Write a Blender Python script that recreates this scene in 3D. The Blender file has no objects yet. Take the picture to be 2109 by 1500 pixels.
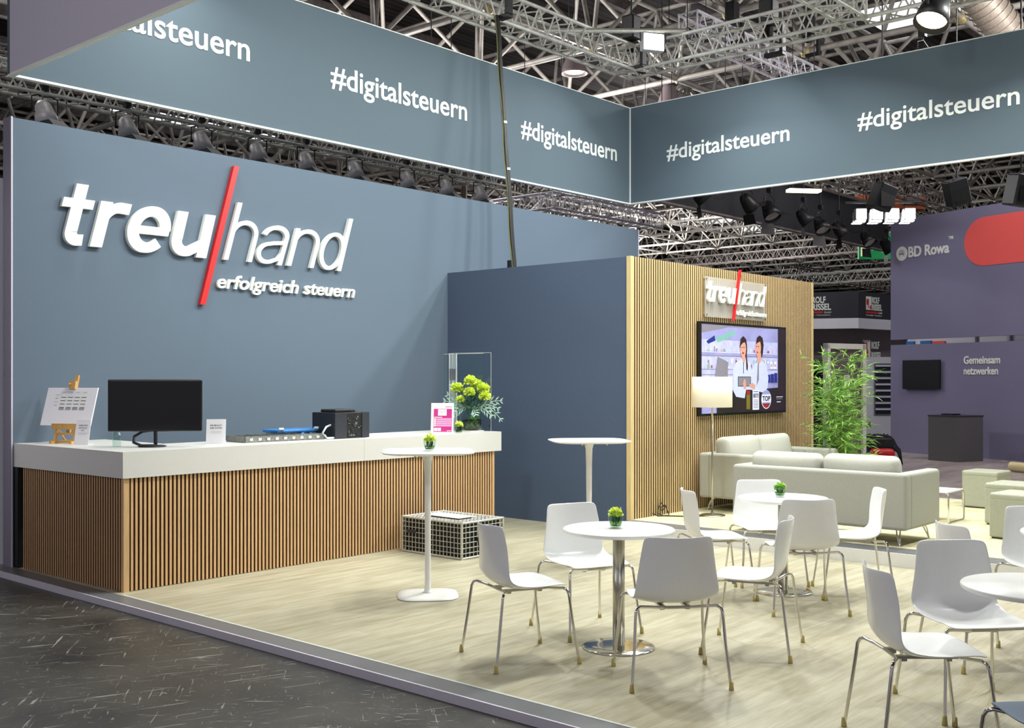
import bpy, bmesh, math, random
from mathutils import Vector, Matrix
random.seed(7)
PI = math.pi
SC = bpy.context.scene
COL = SC.collection

# ------------------------------------------------------------------ camera
cam_d = bpy.data.cameras.new('camera'); cam = bpy.data.objects.new('camera', cam_d); COL.objects.link(cam)
cam.location = (0, 0, 1.66)
cam.rotation_euler = (PI / 2, 0, math.radians(41.47 - 90))
cam_d.sensor_fit = 'HORIZONTAL'; cam_d.sensor_width = 36
cam_d.lens = 36 * 2224 / 2109
cam_d.shift_y = 30 / 2109
cam_d.clip_end = 400
SC.camera = cam
# ------------------------------------------------------------------ world, exposure
SC.view_settings.view_transform = 'Standard'; SC.view_settings.look = 'None'
SC.view_settings.gamma = 1; SC.view_settings.use_curve_mapping = False
SC.view_settings.exposure = 0.07
wd = bpy.data.worlds.new('world'); SC.world = wd; wd.use_nodes = True
wd.node_tree.nodes['Background'].inputs[0].default_value = (.80, .78, .92, 1)
wd.node_tree.nodes['Background'].inputs[1].default_value = 0.36
# ------------------------------------------------------------------ lamps of the stand (flood heads on its truss ring)
def lamp(loc, target, power, size=.35, color=(.975, 1, .945), spread=150):
    d = bpy.data.lights.new('flood', 'AREA'); d.shape = 'DISK'; d.size = size; d.energy = power
    d.color = color; d.spread = math.radians(spread)
    o = bpy.data.objects.new('flood_light', d); COL.objects.link(o); o.location = loc
    v = Vector(target) - Vector(loc); o.rotation_euler = v.to_track_quat('-Z', 'Y').to_euler()
    return o
LAMPS = [((6.3, 5.7, 6.1), (5.2, 8.6, 0), 170), ((9.0, 5.7, 6.1), (8.0, 8.6, 0.5), 190), ((11.6, 5.7, 6.1), (11.6, 7.2, 0.8), 190),
         ((7.2, 5.7, 6.1), (6.2, 3.6, 0), 210), ((10.2, 5.7, 6.1), (9.2, 3.6, 0), 200),
         ((12.7, 7.8, 6.1), (9.5, 7.2, 1), 150), ((12.7, 3.6, 6.1), (9.0, 3.6, 0), 190), ((12.7, 1.2, 6.1), (8.5, 1.8, 0), 170),
         ((8.2, 1.2, 6.1), (7.2, 2.8, 0), 200), ((5.6, 9.0, 6.1), (5.6, 6.6, 0), 80), ((11.5, 1.2, 6.1), (11.2, 4.6, 0), 110)]
for l_ in LAMPS: lamp(l_[0], l_[1], l_[2] * .52)
# wall washers on the ring truss
for x_ in (5.2, 7.6, 10.0, 12.4): lamp((x_, 6.6, 6.0), (x_, 9.6, 2.6), 26)
for y_ in (2.5, 5.0, 7.5): lamp((10.6, y_, 6.0), (13.6, y_, 4.4), 5)
# added fill points for the hall, outer banner face and spotlight row; no fixtures
for loc, tgt, p in [((20, 3, 8.6), (24, 8, 2), 1000), ((21, 16.5, 8.6), (28, 14, 2), 700), ((40, 24, 8.8), (33, 20, 0), 2400),
                    ((16, 19, 8.8), (16, 20, 0), 1200), ((26, 2, 8.6), (24, 2, 0), 900), ((48, 34, 8.8), (48, 34, 0), 4000), ((5, 15, 8.8), (3.5, 4, 0), 450), ((-3.5, 3, 8.8), (0, 0, 0), 1000), ((0, -6, 8.8), (0, 0, 0), 100), ((5.5, 10.35, 7), (0, 0, 0), 60), ((10.5, 10.35, 7), (0, 0, 0), 60), ((19, 5, 8), (0, 0, 0), 500)]:
    d_ = bpy.data.lights.new('hall_fill', 'POINT'); d_.energy = p * .8; d_.color = (1, .97, .97); d_.shadow_soft_size = .5
    o_ = bpy.data.objects.new('hall_fill', d_); COL.objects.link(o_); o_.location = (loc[0], loc[1], 7.7)

# ------------------------------------------------------------------ materials
def lin(c):
    return tuple(((x / 255) / 12.92 if x / 255 <= .04045 else ((x / 255 + .055) / 1.055) ** 2.4) for x in c)
M = {}
def mat(name, rgb, rough=.5, metal=0, var=.06, scale=30, bump=0, emit=0, spec=.5, coord='Object', stretch=None, trans=0, alpha=1, coat=0):
    m = bpy.data.materials.new(name); m.use_nodes = True
    nt = m.node_tree; b = nt.nodes['Principled BSDF']
    c = lin(rgb)
    b.inputs['Roughness'].default_value = rough; b.inputs['Metallic'].default_value = metal
    b.inputs['Specular IOR Level'].default_value = spec
    b.inputs['Coat Weight'].default_value = coat
    b.inputs['Base Color'].default_value = (*c, 1)
    if trans: b.inputs['Transmission Weight'].default_value = trans
    if alpha < 1: b.inputs['Alpha'].default_value = alpha
    if emit:
        b.inputs['Emission Color'].default_value = (*c, 1); b.inputs['Emission Strength'].default_value = emit
    if var or bump:
        tc = nt.nodes.new('ShaderNodeTexCoord'); mp = nt.nodes.new('ShaderNodeMapping')
        if stretch: mp.inputs['Scale'].default_value = stretch
        nz = nt.nodes.new('ShaderNodeTexNoise'); nz.inputs['Scale'].default_value = scale; nz.inputs['Detail'].default_value = 4
        nt.links.new(tc.outputs[coord], mp.inputs[0]); nt.links.new(mp.outputs[0], nz.inputs['Vector'])
        if var:
            r = nt.nodes.new('ShaderNodeValToRGB')
            r.color_ramp.elements[0].position = .3; r.color_ramp.elements[1].position = .7
            r.color_ramp.elements[0].color = (*[max(0, x * (1 - var)) for x in c], 1)
            r.color_ramp.elements[1].color = (*[min(1, x * (1 + var)) for x in c], 1)
            nt.links.new(nz.outputs['Fac'], r.inputs[0]); nt.links.new(r.outputs[0], b.inputs['Base Color'])
            if emit: nt.links.new(r.outputs[0], b.inputs['Emission Color'])
        if bump:
            bp = nt.nodes.new('ShaderNodeBump'); bp.inputs['Strength'].default_value = bump; bp.inputs['Distance'].default_value = .01
            nt.links.new(nz.outputs['Fac'], bp.inputs['Height']); nt.links.new(bp.outputs[0], b.inputs['Normal'])
    M[name] = m
    return m
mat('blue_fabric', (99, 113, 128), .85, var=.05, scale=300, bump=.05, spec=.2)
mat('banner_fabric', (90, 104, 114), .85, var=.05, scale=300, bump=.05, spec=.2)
mat('blue_panel', (82, 96, 118), .75, var=.03, scale=40, spec=.25)
mat('lilac_edge', (205, 200, 215), .5, var=.02)
mat('banner_white', (235, 240, 235), .6, var=.01)
mat('wall_end', (128, 124, 140), .6, var=.03)
mat('black_void', (14, 14, 16), .7)
mat('white_letter', (240, 243, 236), .45, var=.01)
mat('red_bar', (214, 32, 34), .4, var=.02)
mat('white_top', (236, 236, 232), .3, var=.01, spec=.5)
mat('counter_white', (212, 211, 206), .35, var=.01)
mat('white_shell', (240, 241, 241), .22, var=.01, spec=.5)
mat('blue_shell', (78, 94, 116), .7, var=.1, scale=200)
mat('chrome', (225, 222, 215), .12, 1, var=.02)
mat('steel_brushed', (190, 186, 175), .28, 1, var=.05, stretch=(1, 1, 20))
mat('foot_tan', (176, 160, 96), .6)
mat('slat_wood', (206, 168, 120), .6, var=.10, scale=12, stretch=(6, 6, .5))
mat('slat_light', (216, 192, 138), .6, var=.08, scale=12, stretch=(6, 6, .5))
mat('slat_edge', (124, 88, 64), .7, var=.1)
mat('slat_back', (50, 36, 24), .8, var=.1)
mat('grey_trim', (104, 105, 109), .35, var=.04, scale=5)
mat('pale_trim', (205, 208, 200), .4, var=.03)
mat('riser', (226, 226, 222), .4, var=.02)
mat('riser_lilac', (200, 195, 206), .45, var=.02)
mat('monitor_black', (14, 14, 16), .28, var=.1, spec=.6)
mat('screen_black', (20, 21, 23), .18, var=.05, spec=.5)
mat('plastic_black', (28, 30, 34), .5, var=.08)
mat('plastic_dark', (46, 50, 56), .45, var=.08)
mat('easel_wood', (206, 160, 92), .55, var=.12, scale=20, stretch=(1, 1, .2))
mat('card_white', (238, 236, 242), .5, var=.01)
mat('ink', (70, 66, 78), .6)
mat('ink_light', (168, 164, 176), .6)
mat('pink', (196, 38, 128), .5, var=.03)
mat('pink_light', (228, 160, 204), .5)
mat('circuit_grey', (150, 152, 146), .4, .6, var=.3, scale=60)
mat('blue_plastic', (46, 120, 190), .4, var=.15, scale=40)
mat('hose', (200, 214, 222), .35)
mat('flower_green', (226, 244, 110), .55, var=.15, scale=60)
mat('flower_pale', (170, 214, 100), .55, var=.18, scale=60)
mat('leaf_grey', (168, 200, 180), .55, var=.15, scale=30)
mat('leaf_mid', (104, 150, 60), .5, var=.4, scale=30)
mat('leaf_dark', (38, 92, 28), .5, var=.3, scale=30)
mat('leaf_bamboo', (158, 202, 96), .5, var=.35, scale=8)
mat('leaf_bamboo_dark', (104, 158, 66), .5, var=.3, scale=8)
mat('cane', (146, 160, 88), .5, var=.2)
mat('pebble', (222, 220, 206), .6, var=.2)
mat('fabric_beige', (170, 170, 160), .9, var=.10, scale=160, bump=.15, spec=.2)
mat('fabric_cushion', (188, 188, 178), .9, var=.07, scale=120, bump=.15, spec=.2)
mat('leather_beige', (168, 170, 152), .55, var=.05, scale=30)
mat('frosted_plate', (206, 202, 196), .2, var=.02, alpha=.42)
mat('lamp_shade', (244, 238, 216), .8, var=.02, emit=.25)
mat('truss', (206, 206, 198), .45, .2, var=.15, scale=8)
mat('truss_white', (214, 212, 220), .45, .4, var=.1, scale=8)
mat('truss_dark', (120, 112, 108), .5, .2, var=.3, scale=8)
mat('roof_tube', (168, 163, 154), .5, .1, var=.22, scale=4)
mat('node_brass', (186, 172, 120), .5, .3, var=.2)
mat('spot_black', (24, 24, 26), .45, var=.1)
mat('spot_grey', (205, 203, 203), .45, .2, var=.1)
mat('drape_black', (34, 35, 40), .7, var=.15, scale=3)
mat('lamp_glow', (255, 255, 255), .5, var=0, emit=14)
mat('lamp_warm', (255, 236, 190), .5, var=0, emit=5)
mat('violet_fabric', (128, 125, 152), .8, var=.05, scale=60, spec=.2)
mat('coral', (246, 96, 92), .7, var=.02)
mat('exit_green', (20, 140, 78), .5, var=.03, emit=.35)
mat('exit_cream', (236, 232, 180), .5, var=.01, emit=.7)
mat('orange_paint', (204, 92, 34), .55, var=.1)
mat('sign_black', (42, 42, 52), .5, var=.08)
mat('stand_brown', (122, 108, 110), .55, var=.08, scale=2)
mat('stand_white', (226, 226, 234), .5, var=.02)
mat('door_brown', (104, 92, 92), .4, var=.06, scale=3)
mat('door_frame', (226, 222, 214), .5, var=.02)
mat('machine_white', (224, 226, 234), .4, var=.02)
mat('drawer_dark', (26, 26, 46), .4, var=.3, scale=80)
mat('podium_grey', (88, 86, 88), .7, var=.04)
mat('cooler_blue', (44, 62, 120), .5, var=.05)
mat('bag_red', (206, 22, 28), .5, var=.08)
mat('cloth_black', (16, 16, 20), .9, var=.1)
mat('roll_cream', (240, 224, 170), .6)
mat('grating', (204, 204, 196), .4, .5, var=.15)
mat('crate_dark', (14, 15, 13), .7, var=.2)
mat('cable_black', (18, 18, 18), .5)
mat('cable_yellow', (120, 124, 60), .5)
mat('skin', (196, 150, 132), .6, emit=.35)
mat('hall_dark', (52, 48, 48), .9, var=.3, scale=.5)
mat('skylight', (235, 238, 245), .6, var=.0, emit=1.1)
mat('pipe_grey', (134, 124, 112), .5, .3, var=.2)
mat('scr_lav', (136, 136, 184), .3, var=.12, scale=5, emit=0.54)
mat('scr_pale', (164, 166, 206), .3, var=.15, scale=9, emit=0.58)
mat('scr_white', (196, 200, 226), .3, var=.03, emit=0.61)
mat('scr_coat', (176, 182, 220), .3, var=.06, emit=0.58)
mat('scr_grey', (120, 116, 128), .3, emit=0.50)
mat('scr_dark', (38, 28, 34), .3, var=.25, scale=5, emit=0.36)
mat('scr_hair', (44, 28, 26), .3, emit=0.36)
mat('scr_skin', (190, 140, 124), .3, emit=0.50)
mat('scr_blue', (30, 42, 120), .3, emit=0.43)
mat('scr_teal', (110, 160, 150), .3, emit=0.50)
mat('scr_red', (140, 36, 34), .3, emit=0.43)
mat('scr_gold', (110, 100, 40), .3, emit=0.36)

def glassmat(name, rgb, rough=.02, alpha_mix=.82, ior=1.45):
    m = bpy.data.materials.new(name); m.use_nodes = True; nt = m.node_tree
    for n in list(nt.nodes): nt.nodes.remove(n)
    o = nt.nodes.new('ShaderNodeOutputMaterial'); mx = nt.nodes.new('ShaderNodeMixShader')
    t = nt.nodes.new('ShaderNodeBsdfTransparent'); g = nt.nodes.new('ShaderNodeBsdfGlossy'); f = nt.nodes.new('ShaderNodeFresnel')
    f.inputs[0].default_value = ior; c = lin(rgb)
    t.inputs[0].default_value = (*c, 1); g.inputs['Roughness'].default_value = rough; g.inputs[0].default_value = (1, 1, 1, 1)
    gm = nt.nodes.new('ShaderNodeNewGeometry'); mu = nt.nodes.new('ShaderNodeMath'); mu.operation = 'SUBTRACT'; mu.use_clamp = True
    nt.links.new(f.outputs[0], mu.inputs[0]); nt.links.new(gm.outputs['Backfacing'], mu.inputs[1])
    nt.links.new(mu.outputs[0], mx.inputs[0]); nt.links.new(t.outputs[0], mx.inputs[1]); nt.links.new(g.outputs[0], mx.inputs[2])
    nt.links.new(mx.outputs[0], o.inputs[0]); M[name] = m
glassmat('glass', (244, 250, 248)); glassmat('glass_edge', (170, 206, 200), .1); glassmat('water', (170, 196, 150), .02)
glassmat('acrylic', (247, 251, 250))

def nodes(name):
    m = bpy.data.materials.new(name); m.use_nodes = True; M[name] = m
    return m.node_tree, m.node_tree.nodes['Principled BSDF'], m.node_tree.nodes.new, m.node_tree.links.new
# wood plank floor (boards run along x)
nt, b, N, L = nodes('wood_floor')
tc = N('ShaderNodeTexCoord'); br = N('ShaderNodeTexBrick'); mp = N('ShaderNodeMapping'); mp.inputs['Scale'].default_value = (1.1, 9, 1)
n1 = N('ShaderNodeTexNoise'); n1.inputs['Scale'].default_value = 1.6; n1.inputs['Detail'].default_value = 6; n1.inputs['Roughness'].default_value = .65
n2 = N('ShaderNodeTexNoise'); n2.inputs['Scale'].default_value = 5; mp2 = N('ShaderNodeMapping'); mp2.inputs['Scale'].default_value = (1, 22, 1)
br.inputs['Scale'].default_value = 1; br.inputs['Brick Width'].default_value = 1.28; br.inputs['Row Height'].default_value = .19
br.inputs['Mortar Size'].default_value = .0012; br.offset = .37
br.inputs['Color1'].default_value = (*lin((186, 181, 161)), 1); br.inputs['Color2'].default_value = (*lin((174, 169, 148)), 1); br.inputs['Mortar'].default_value = (*lin((170, 160, 130)), 1)
L(tc.outputs['Object'], br.inputs['Vector']); L(tc.outputs['Object'], mp.inputs[0]); L(mp.outputs[0], n1.inputs['Vector'])
L(tc.outputs['Object'], mp2.inputs[0]); L(mp2.outputs[0], n2.inputs['Vector'])
r1 = N('ShaderNodeValToRGB'); r1.color_ramp.elements[0].position = .36; r1.color_ramp.elements[1].position = .6
r1.color_ramp.elements[0].color = (*lin((196, 184, 152)), 1); r1.color_ramp.elements[1].color = (*lin((255, 255, 250)), 1)
mx = N('ShaderNodeMix'); mx.data_type = 'RGBA'; mx.blend_type = 'MULTIPLY'; mx.inputs[0].default_value = .55
L(n1.outputs['Fac'], r1.inputs[0]); L(br.outputs['Color'], mx.inputs[6]); L(r1.outputs[0], mx.inputs[7])
r2 = N('ShaderNodeValToRGB'); r2.color_ramp.elements[0].color = (.75, .73, .68, 1); r2.color_ramp.elements[1].color = (1, 1, 1, 1); r2.color_ramp.elements[0].position = .3; r2.color_ramp.elements[1].position = .55
mx2 = N('ShaderNodeMix'); mx2.data_type = 'RGBA'; mx2.blend_type = 'MULTIPLY'; mx2.inputs[0].default_value = .5
L(n2.outputs['Fac'], r2.inputs[0]); L(mx.outputs[2], mx2.inputs[6]); L(r2.outputs[0], mx2.inputs[7]); L(mx2.outputs[2], b.inputs['Base Color'])
b.inputs['Roughness'].default_value = .42; b.inputs['Specular IOR Level'].default_value = .35
# dark scratched hall floor
nt, b, N, L = nodes('hall_floor')
tc = N('ShaderNodeTexCoord'); n1 = N('ShaderNodeTexNoise'); n1.inputs['Scale'].default_value = 1.3; n1.inputs['Detail'].default_value = 8; n1.inputs['Roughness'].default_value = .7
r1 = N('ShaderNodeValToRGB'); e = r1.color_ramp.elements; e[0].position = .35; e[1].position = .72; e[0].color = (*lin((30, 28, 28)), 1); e[1].color = (*lin((70, 66, 58)), 1)
L(tc.outputs['Object'], n1.inputs['Vector']); L(n1.outputs['Fac'], r1.inputs[0])
prev = r1.outputs[0]
for k, (rot, sc, st, lo, hi) in enumerate([(.9, 4, (1, 12, 1), .655, .70), (-.9, 6, (1, 9, 1), .66, .71), (1.6, 22, (1, 1.4, 1), .665, .73), (-.35, 2, (1, 22, 1), .655, .68), (.3, 60, (1, 1.2, 1), .68, .76)]):
    mp = N('ShaderNodeMapping'); mp.vector_type = 'TEXTURE'; mp.inputs['Rotation'].default_value = (0, 0, rot); mp.inputs['Scale'].default_value = (1, 1 / st[1], 1)
    nn = N('ShaderNodeTexNoise'); nn.inputs['Scale'].default_value = sc; nn.inputs['Detail'].default_value = 7; nn.inputs['Distortion'].default_value = .8
    rr = N('ShaderNodeMapRange'); rr.inputs[1].default_value = lo; rr.inputs[2].default_value = hi; rr.inputs[4].default_value = .55
    mx = N('ShaderNodeMix'); mx.data_type = 'RGBA'; mx.inputs[7].default_value = (*lin((176, 176, 168)), 1)
    L(tc.outputs['Object'], mp.inputs[0]); L(mp.outputs[0], nn.inputs['Vector']); L(nn.outputs['Fac'], rr.inputs[0]); L(rr.outputs[0], mx.inputs[0]); L(prev, mx.inputs[6]); prev = mx.outputs[2]
L(prev, b.inputs['Base Color'])
r3 = N('ShaderNodeMapRange'); r3.inputs[3].default_value = .28; r3.inputs[4].default_value = .6; L(n1.outputs['Fac'], r3.inputs[0]); L(r3.outputs[0], b.inputs['Roughness'])
# lounge carpet
nt, b, N, L = nodes('carpet')
tc = N('ShaderNodeTexCoord'); n1 = N('ShaderNodeTexNoise'); n1.inputs['Scale'].default_value = 9; n1.inputs['Detail'].default_value = 8
r1 = N('ShaderNodeValToRGB'); e = r1.color_ramp.elements; e[0].position = .3; e[1].position = .7; e[0].color = (*lin((188, 182, 146)), 1); e[1].color = (*lin((212, 207, 176)), 1)
n2 = N('ShaderNodeTexNoise'); n2.inputs['Scale'].default_value = 90; bp = N('ShaderNodeBump'); bp.inputs['Strength'].default_value = .5
L(tc.outputs['Object'], n1.inputs['Vector']); L(n1.outputs['Fac'], r1.inputs[0]); L(r1.outputs[0], b.inputs['Base Color']); L(tc.outputs['Object'], n2.inputs['Vector']); L(n2.outputs['Fac'], bp.inputs['Height']); L(bp.outputs[0], b.inputs['Normal'])
b.inputs['Roughness'].default_value = .95; b.inputs['Specular IOR Level'].default_value = .1
# crinkled plastic sheet over carpet
nt, b, N, L = nodes('plastic_sheet')
tc = N('ShaderNodeTexCoord'); mp = N('ShaderNodeMapping'); mp.inputs['Rotation'].default_value = (0, 0, .9); mp.inputs['Scale'].default_value = (.6, 2.6, 1)
n1 = N('ShaderNodeTexNoise'); n1.inputs['Scale'].default_value = 1.6; n1.inputs['Detail'].default_value = 6; n1.inputs['Distortion'].default_value = 1.6
r1 = N('ShaderNodeValToRGB'); e = r1.color_ramp.elements; e[0].position = .35; e[1].position = .7; e[0].color = (*lin((160, 147, 146)), 1); e[1].color = (*lin((200, 190, 182)), 1)
bp = N('ShaderNodeBump'); bp.inputs['Strength'].default_value = .6; bp.inputs['Distance'].default_value = .06
L(tc.outputs['Object'], mp.inputs[0]); L(mp.outputs[0], n1.inputs['Vector']); L(n1.outputs['Fac'], r1.inputs[0]); L(r1.outputs[0], b.inputs['Base Color']); L(n1.outputs['Fac'], bp.inputs['Height']); L(bp.outputs[0], b.inputs['Normal'])
b.inputs['Roughness'].default_value = .3
# corrugated roof deck
nt, b, N, L = nodes('roof_deck')
tc = N('ShaderNodeTexCoord'); wv = N('ShaderNodeTexWave'); wv.inputs['Scale'].default_value = 1.1; wv.bands_direction = 'Y'
r1 = N('ShaderNodeValToRGB'); e = r1.color_ramp.elements; e[0].color = (*lin((20, 16, 16)), 1); e[1].color = (*lin((66, 54, 52)), 1)
L(tc.outputs['Object'], wv.inputs['Vector']); L(wv.outputs['Fac'], r1.inputs[0]); L(r1.outputs[0], b.inputs['Base Color']); b.inputs['Roughness'].default_value = .8

# ------------------------------------------------------------------ object helpers
def tag(o, label=None, cat=None, group=None, kind=None):
    if label: o['label'] = label
    if cat: o['category'] = cat
    if group: o['group'] = group
    if kind: o['kind'] = kind
    return o
def empty(name, loc, label, cat, group=None, rz=0):
    o = bpy.data.objects.new(name, None); COL.objects.link(o); o.location = loc; o.rotation_euler = (0, 0, rz)
    o.empty_display_size = .1
    return tag(o, label, cat, group)
class MB:
    def __init__(s): s.v = []; s.f = []; s.m = []; s.cm = 0; s.sm = []
    def add(s, vs, fs, smooth=False, mi=None):
        k = len(s.v); s.v += [tuple(p) for p in vs]
        for f in fs: s.f.append([i + k for i in f]); s.m.append(s.cm if mi is None else mi); s.sm.append(smooth)
        return s
    def box(s, x0, x1, y0, y1, z0, z1, mi=None):
        return s.add([(x0, y0, z0), (x1, y0, z0), (x1, y1, z0), (x0, y1, z0), (x0, y0, z1), (x1, y0, z1), (x1, y1, z1), (x0, y1, z1)],
                     [(0, 3, 2, 1), (4, 5, 6, 7), (0, 1, 5, 4), (1, 2, 6, 5), (2, 3, 7, 6), (3, 0, 4, 7)], False, mi)
    def slat(s, x0, x1, y0, y1, z0, z1, side, face=0, edge=2):
        k = len(s.m); s.box(x0, x1, y0, y1, z0, z1, face)
        for i in (3, 5) if side == 'x' else (2, 4): s.m[k + i] = edge
        return s
    def tube(s, pts, r, n=8, caps=True, mi=None):
        pts = [Vector(p) for p in pts]; rs = r if isinstance(r, (list, tuple)) else [r] * len(pts)
        vs = []; a = None
        for i, p in enumerate(pts):
            t = (pts[min(i + 1, len(pts) - 1)] - pts[max(i - 1, 0)]).normalized()
            if a is None: a = t.orthogonal().normalized()
            else:
                a = a - t * a.dot(t); a = a.normalized() if a.length > 1e-6 else t.orthogonal().normalized()
            bb = t.cross(a)
            for j in range(n):
                w = 2 * PI * j / n; vs.append(p + (a * math.cos(w) + bb * math.sin(w)) * rs[i])
        fs = []
        for i in range(len(pts) - 1):
            for j in range(n):
                k = (j + 1) % n; fs.append((i * n + j, i * n + k, (i + 1) * n + k, (i + 1) * n + j))
        s.add(vs, fs, True, mi)
        if caps:
            s.add([vs[j] for j in range(n)][::-1], [tuple(range(n))], False, mi); s.add(vs[-n:], [tuple(range(n))], False, mi)
        return s
    def lathe(s, prof, n=32, c=(0, 0, 0), mi=None, smooth=True, sq=None):
        vs = []
        for r, z in prof:
            for j in range(n):
                w = 2 * PI * j / n; cx, cy = math.cos(w), math.sin(w)
                if sq:
                    k = (abs(cx) ** sq + abs(cy) ** sq) ** (-1 / sq); cx *= k; cy *= k
                vs.append((c[0] + r * cx, c[1] + r * cy, c[2] + z))
        fs = []
        for i in range(len(prof) - 1):
            for j in range(n):
                k = (j + 1) % n; fs.append((i * n + j, i * n + k, (i + 1) * n + k, (i + 1) * n + j))
        s.add(vs, fs, smooth, mi)
        if prof[0][0] > 1e-5: s.add(vs[:n][::-1], [tuple(range(n))], False, mi)
        if prof[-1][0] > 1e-5: s.add(vs[-n:], [tuple(range(n))], False, mi)
        return s
    def quad(s, a, b, c, d, mi=None): return s.add([a, b, c, d], [(0, 1, 2, 3)], False, mi)
    def build(s, name, mats, parent=None, loc=None, mw=None, bevel=0, sub=0):
        me = bpy.data.meshes.new(name); me.from_pydata(s.v, [], s.f)
        if not isinstance(mats, (list, tuple)): mats = [mats]
        for m in mats: me.materials.append(M[m])
        for p, mi, sm in zip(me.polygons, s.m, s.sm): p.material_index = min(mi, len(mats) - 1); p.use_smooth = sm
        o = bpy.data.objects.new(name, me); COL.objects.link(o)
        if parent: o.parent = parent
        if loc: o.location = loc
        if bevel:
            b = o.modifiers.new('bevel', 'BEVEL'); b.width = bevel; b.segments = 3; b.limit_method = 'ANGLE'
            for p in me.polygons: p.use_smooth = True
            w = o.modifiers.new('wn', 'WEIGHTED_NORMAL'); w.keep_sharp = False
        return o
def rbox(name, dims, r, m, parent=None, loc=(0, 0, 0), rot=(0, 0, 0), seg=4, puff=0):
    bm = bmesh.new(); bmesh.ops.create_cube(bm, size=1)
    bmesh.ops.scale(bm, vec=dims, verts=bm.verts)
    bmesh.ops.bevel(bm, geom=bm.edges[:], offset=r, segments=seg, profile=.5, affect='EDGES')
    if puff:
        bmesh.ops.subdivide_edges(bm, edges=[e for e in bm.edges if e.calc_length() > min(dims) * .5], cuts=6, use_grid_fill=True)
        for v in bm.verts:
            fx = 1 - min(1, abs(v.co.x) / (dims[0] / 2)) ** 2.2; fz = 1 - min(1, abs(v.co.z) / (dims[2] / 2)) ** 2.2
            v.co.y += (1 if v.co.y > 0 else -1) * puff * fx * fz
    me = bpy.data.meshes.new(name); bm.to_mesh(me); bm.free()
    for p in me.polygons: p.use_smooth = True
    me.materials.append(M[m]); o = bpy.data.objects.new(name, me); COL.objects.link(o)
    o.location = loc; o.rotation_euler = rot
    if parent: o.parent = parent
    w = o.modifiers.new('wn', 'WEIGHTED_NORMAL'); w.keep_sharp = False
    return o
def dup(root, loc=None, rz=None, label=None, group=None):
    r = root.copy(); COL.objects.link(r)
    if loc is not None: r.location = loc
    if rz is not None: r.rotation_euler = (r.rotation_euler[0], r.rotation_euler[1], rz)
    if label: r['label'] = label
    if group: r['group'] = group
    for ch in list(root.children):
        c = ch.copy(); COL.objects.link(c); c.parent = r
        for g in list(ch.children):
            d = g.copy(); COL.objects.link(d); d.parent = c
    return r
DG = None
def text_data(txt, offset=0, extrude=.0, shear=0, spacing=1, res=6, bevel=0):
    c = bpy.data.curves.new('t', 'FONT'); c.body = txt; c.size = 1; c.offset = offset; c.extrude = extrude; c.shear = shear
    c.space_character = spacing; c.resolution_u = res; c.bevel_depth = bevel; c.align_x = 'LEFT'
    o = bpy.data.objects.new('t', c); COL.objects.link(o)
    dg = bpy.context.evaluated_depsgraph_get(); dg.update()
    me = bpy.data.meshes.new_from_object(o.evaluated_get(dg)); bpy.data.objects.remove(o); bpy.data.curves.remove(c)
    return me
def text(name, txt, mat_, parent, origin, xdir, width=None, height=None, depth=.002, offset=0, shear=0, spacing=1, base_from=None, bbox=None):
    """lettering laid on a vertical face: origin = lower-left of the ink, xdir = reading direction (unit, horizontal)"""
    me = text_data(txt, offset, .5, shear, spacing)
    xs = [v.co.x for v in me.vertices]; ys = [v.co.y for v in me.vertices]
    x0, x1, y0, y1 = min(xs), max(xs), min(ys), max(ys)
    if base_from == 'baseline': y0b = 0
    else: y0b = y0
    sx = width / (x1 - x0) if width else None; sy = height / (y1 - y0b) if height else None
    sx = sx or sy; sy = sy or sx
    X = Vector(xdir); Z = Vector((0, 0, 1)); Nn = X.cross(Z); O = Vector(origin)
    for v in me.vertices:
        c = v.co; v.co = O + X * ((c.x - x0) * sx) + Z * ((c.y - y0b) * sy) + Nn * ((c.z + .5) * depth)
    for p in me.polygons: p.use_smooth = False
    me.materials.clear(); me.materials.append(M[mat_]); me.name = name
    o = bpy.data.objects.new(name, me); COL.objects.link(o)
    if parent:
        o.parent = parent; o.matrix_parent_inverse = parent.matrix_basis.inverted()
    return o
def struct(o): o['kind'] = 'structure'; return o

# ================================================================== SETTING
struct(MB().box(-14, 95, -30, 95, -.12, -.05).build('floor', 'hall_floor'))
struct(MB().box(4.21, 14.0, -3, 9.9, -.05, 0).build('floor_wood', 'wood_floor'))
struct(MB().box(4.06, 4.21, -3, 9.9, -.05, .002).build('trim_1', 'grey_trim'))
struct(MB().box(4.045, 4.06, -3, 9.9, -.05, .001).build('trim_2', 'riser_lilac'))
struct(MB().box(4.21, 4.228, -3, 7.7, 0, .004).build('trim_3', 'pale_trim'))
# lounge step
struct(MB().box(9.66, 14.05, -3, 6.80, 0, .125).build('floor_lounge', 'carpet'))
struct(MB().box(9.40, 9.66, -3, 6.80, 0, .122).build('trim_4', 'grey_trim'))
struct(MB().box(9.385, 9.40, -3, 6.80, 0, .118).build('trim_5', 'riser'))
# logo wall
struct(MB().box(4.20, 13.78, 9.58, 9.72, -.055, 3.96).build('wall_left', 'blue_fabric'))
m = MB().box(4.185, 4.20, 9.575, 9.72, -.055, 3.965)
struct(m.build('trim_6', 'wall_end'))
struct(MB().box(4.19, 4.204, 9.568, 9.58, -.055, 3.965).build('trim_7', 'lilac_edge'))
struct(MB().box(13.775, 13.79, 9.57, 9.72, 0, 3.96).build('trim_8', 'lilac_edge'))
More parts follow.
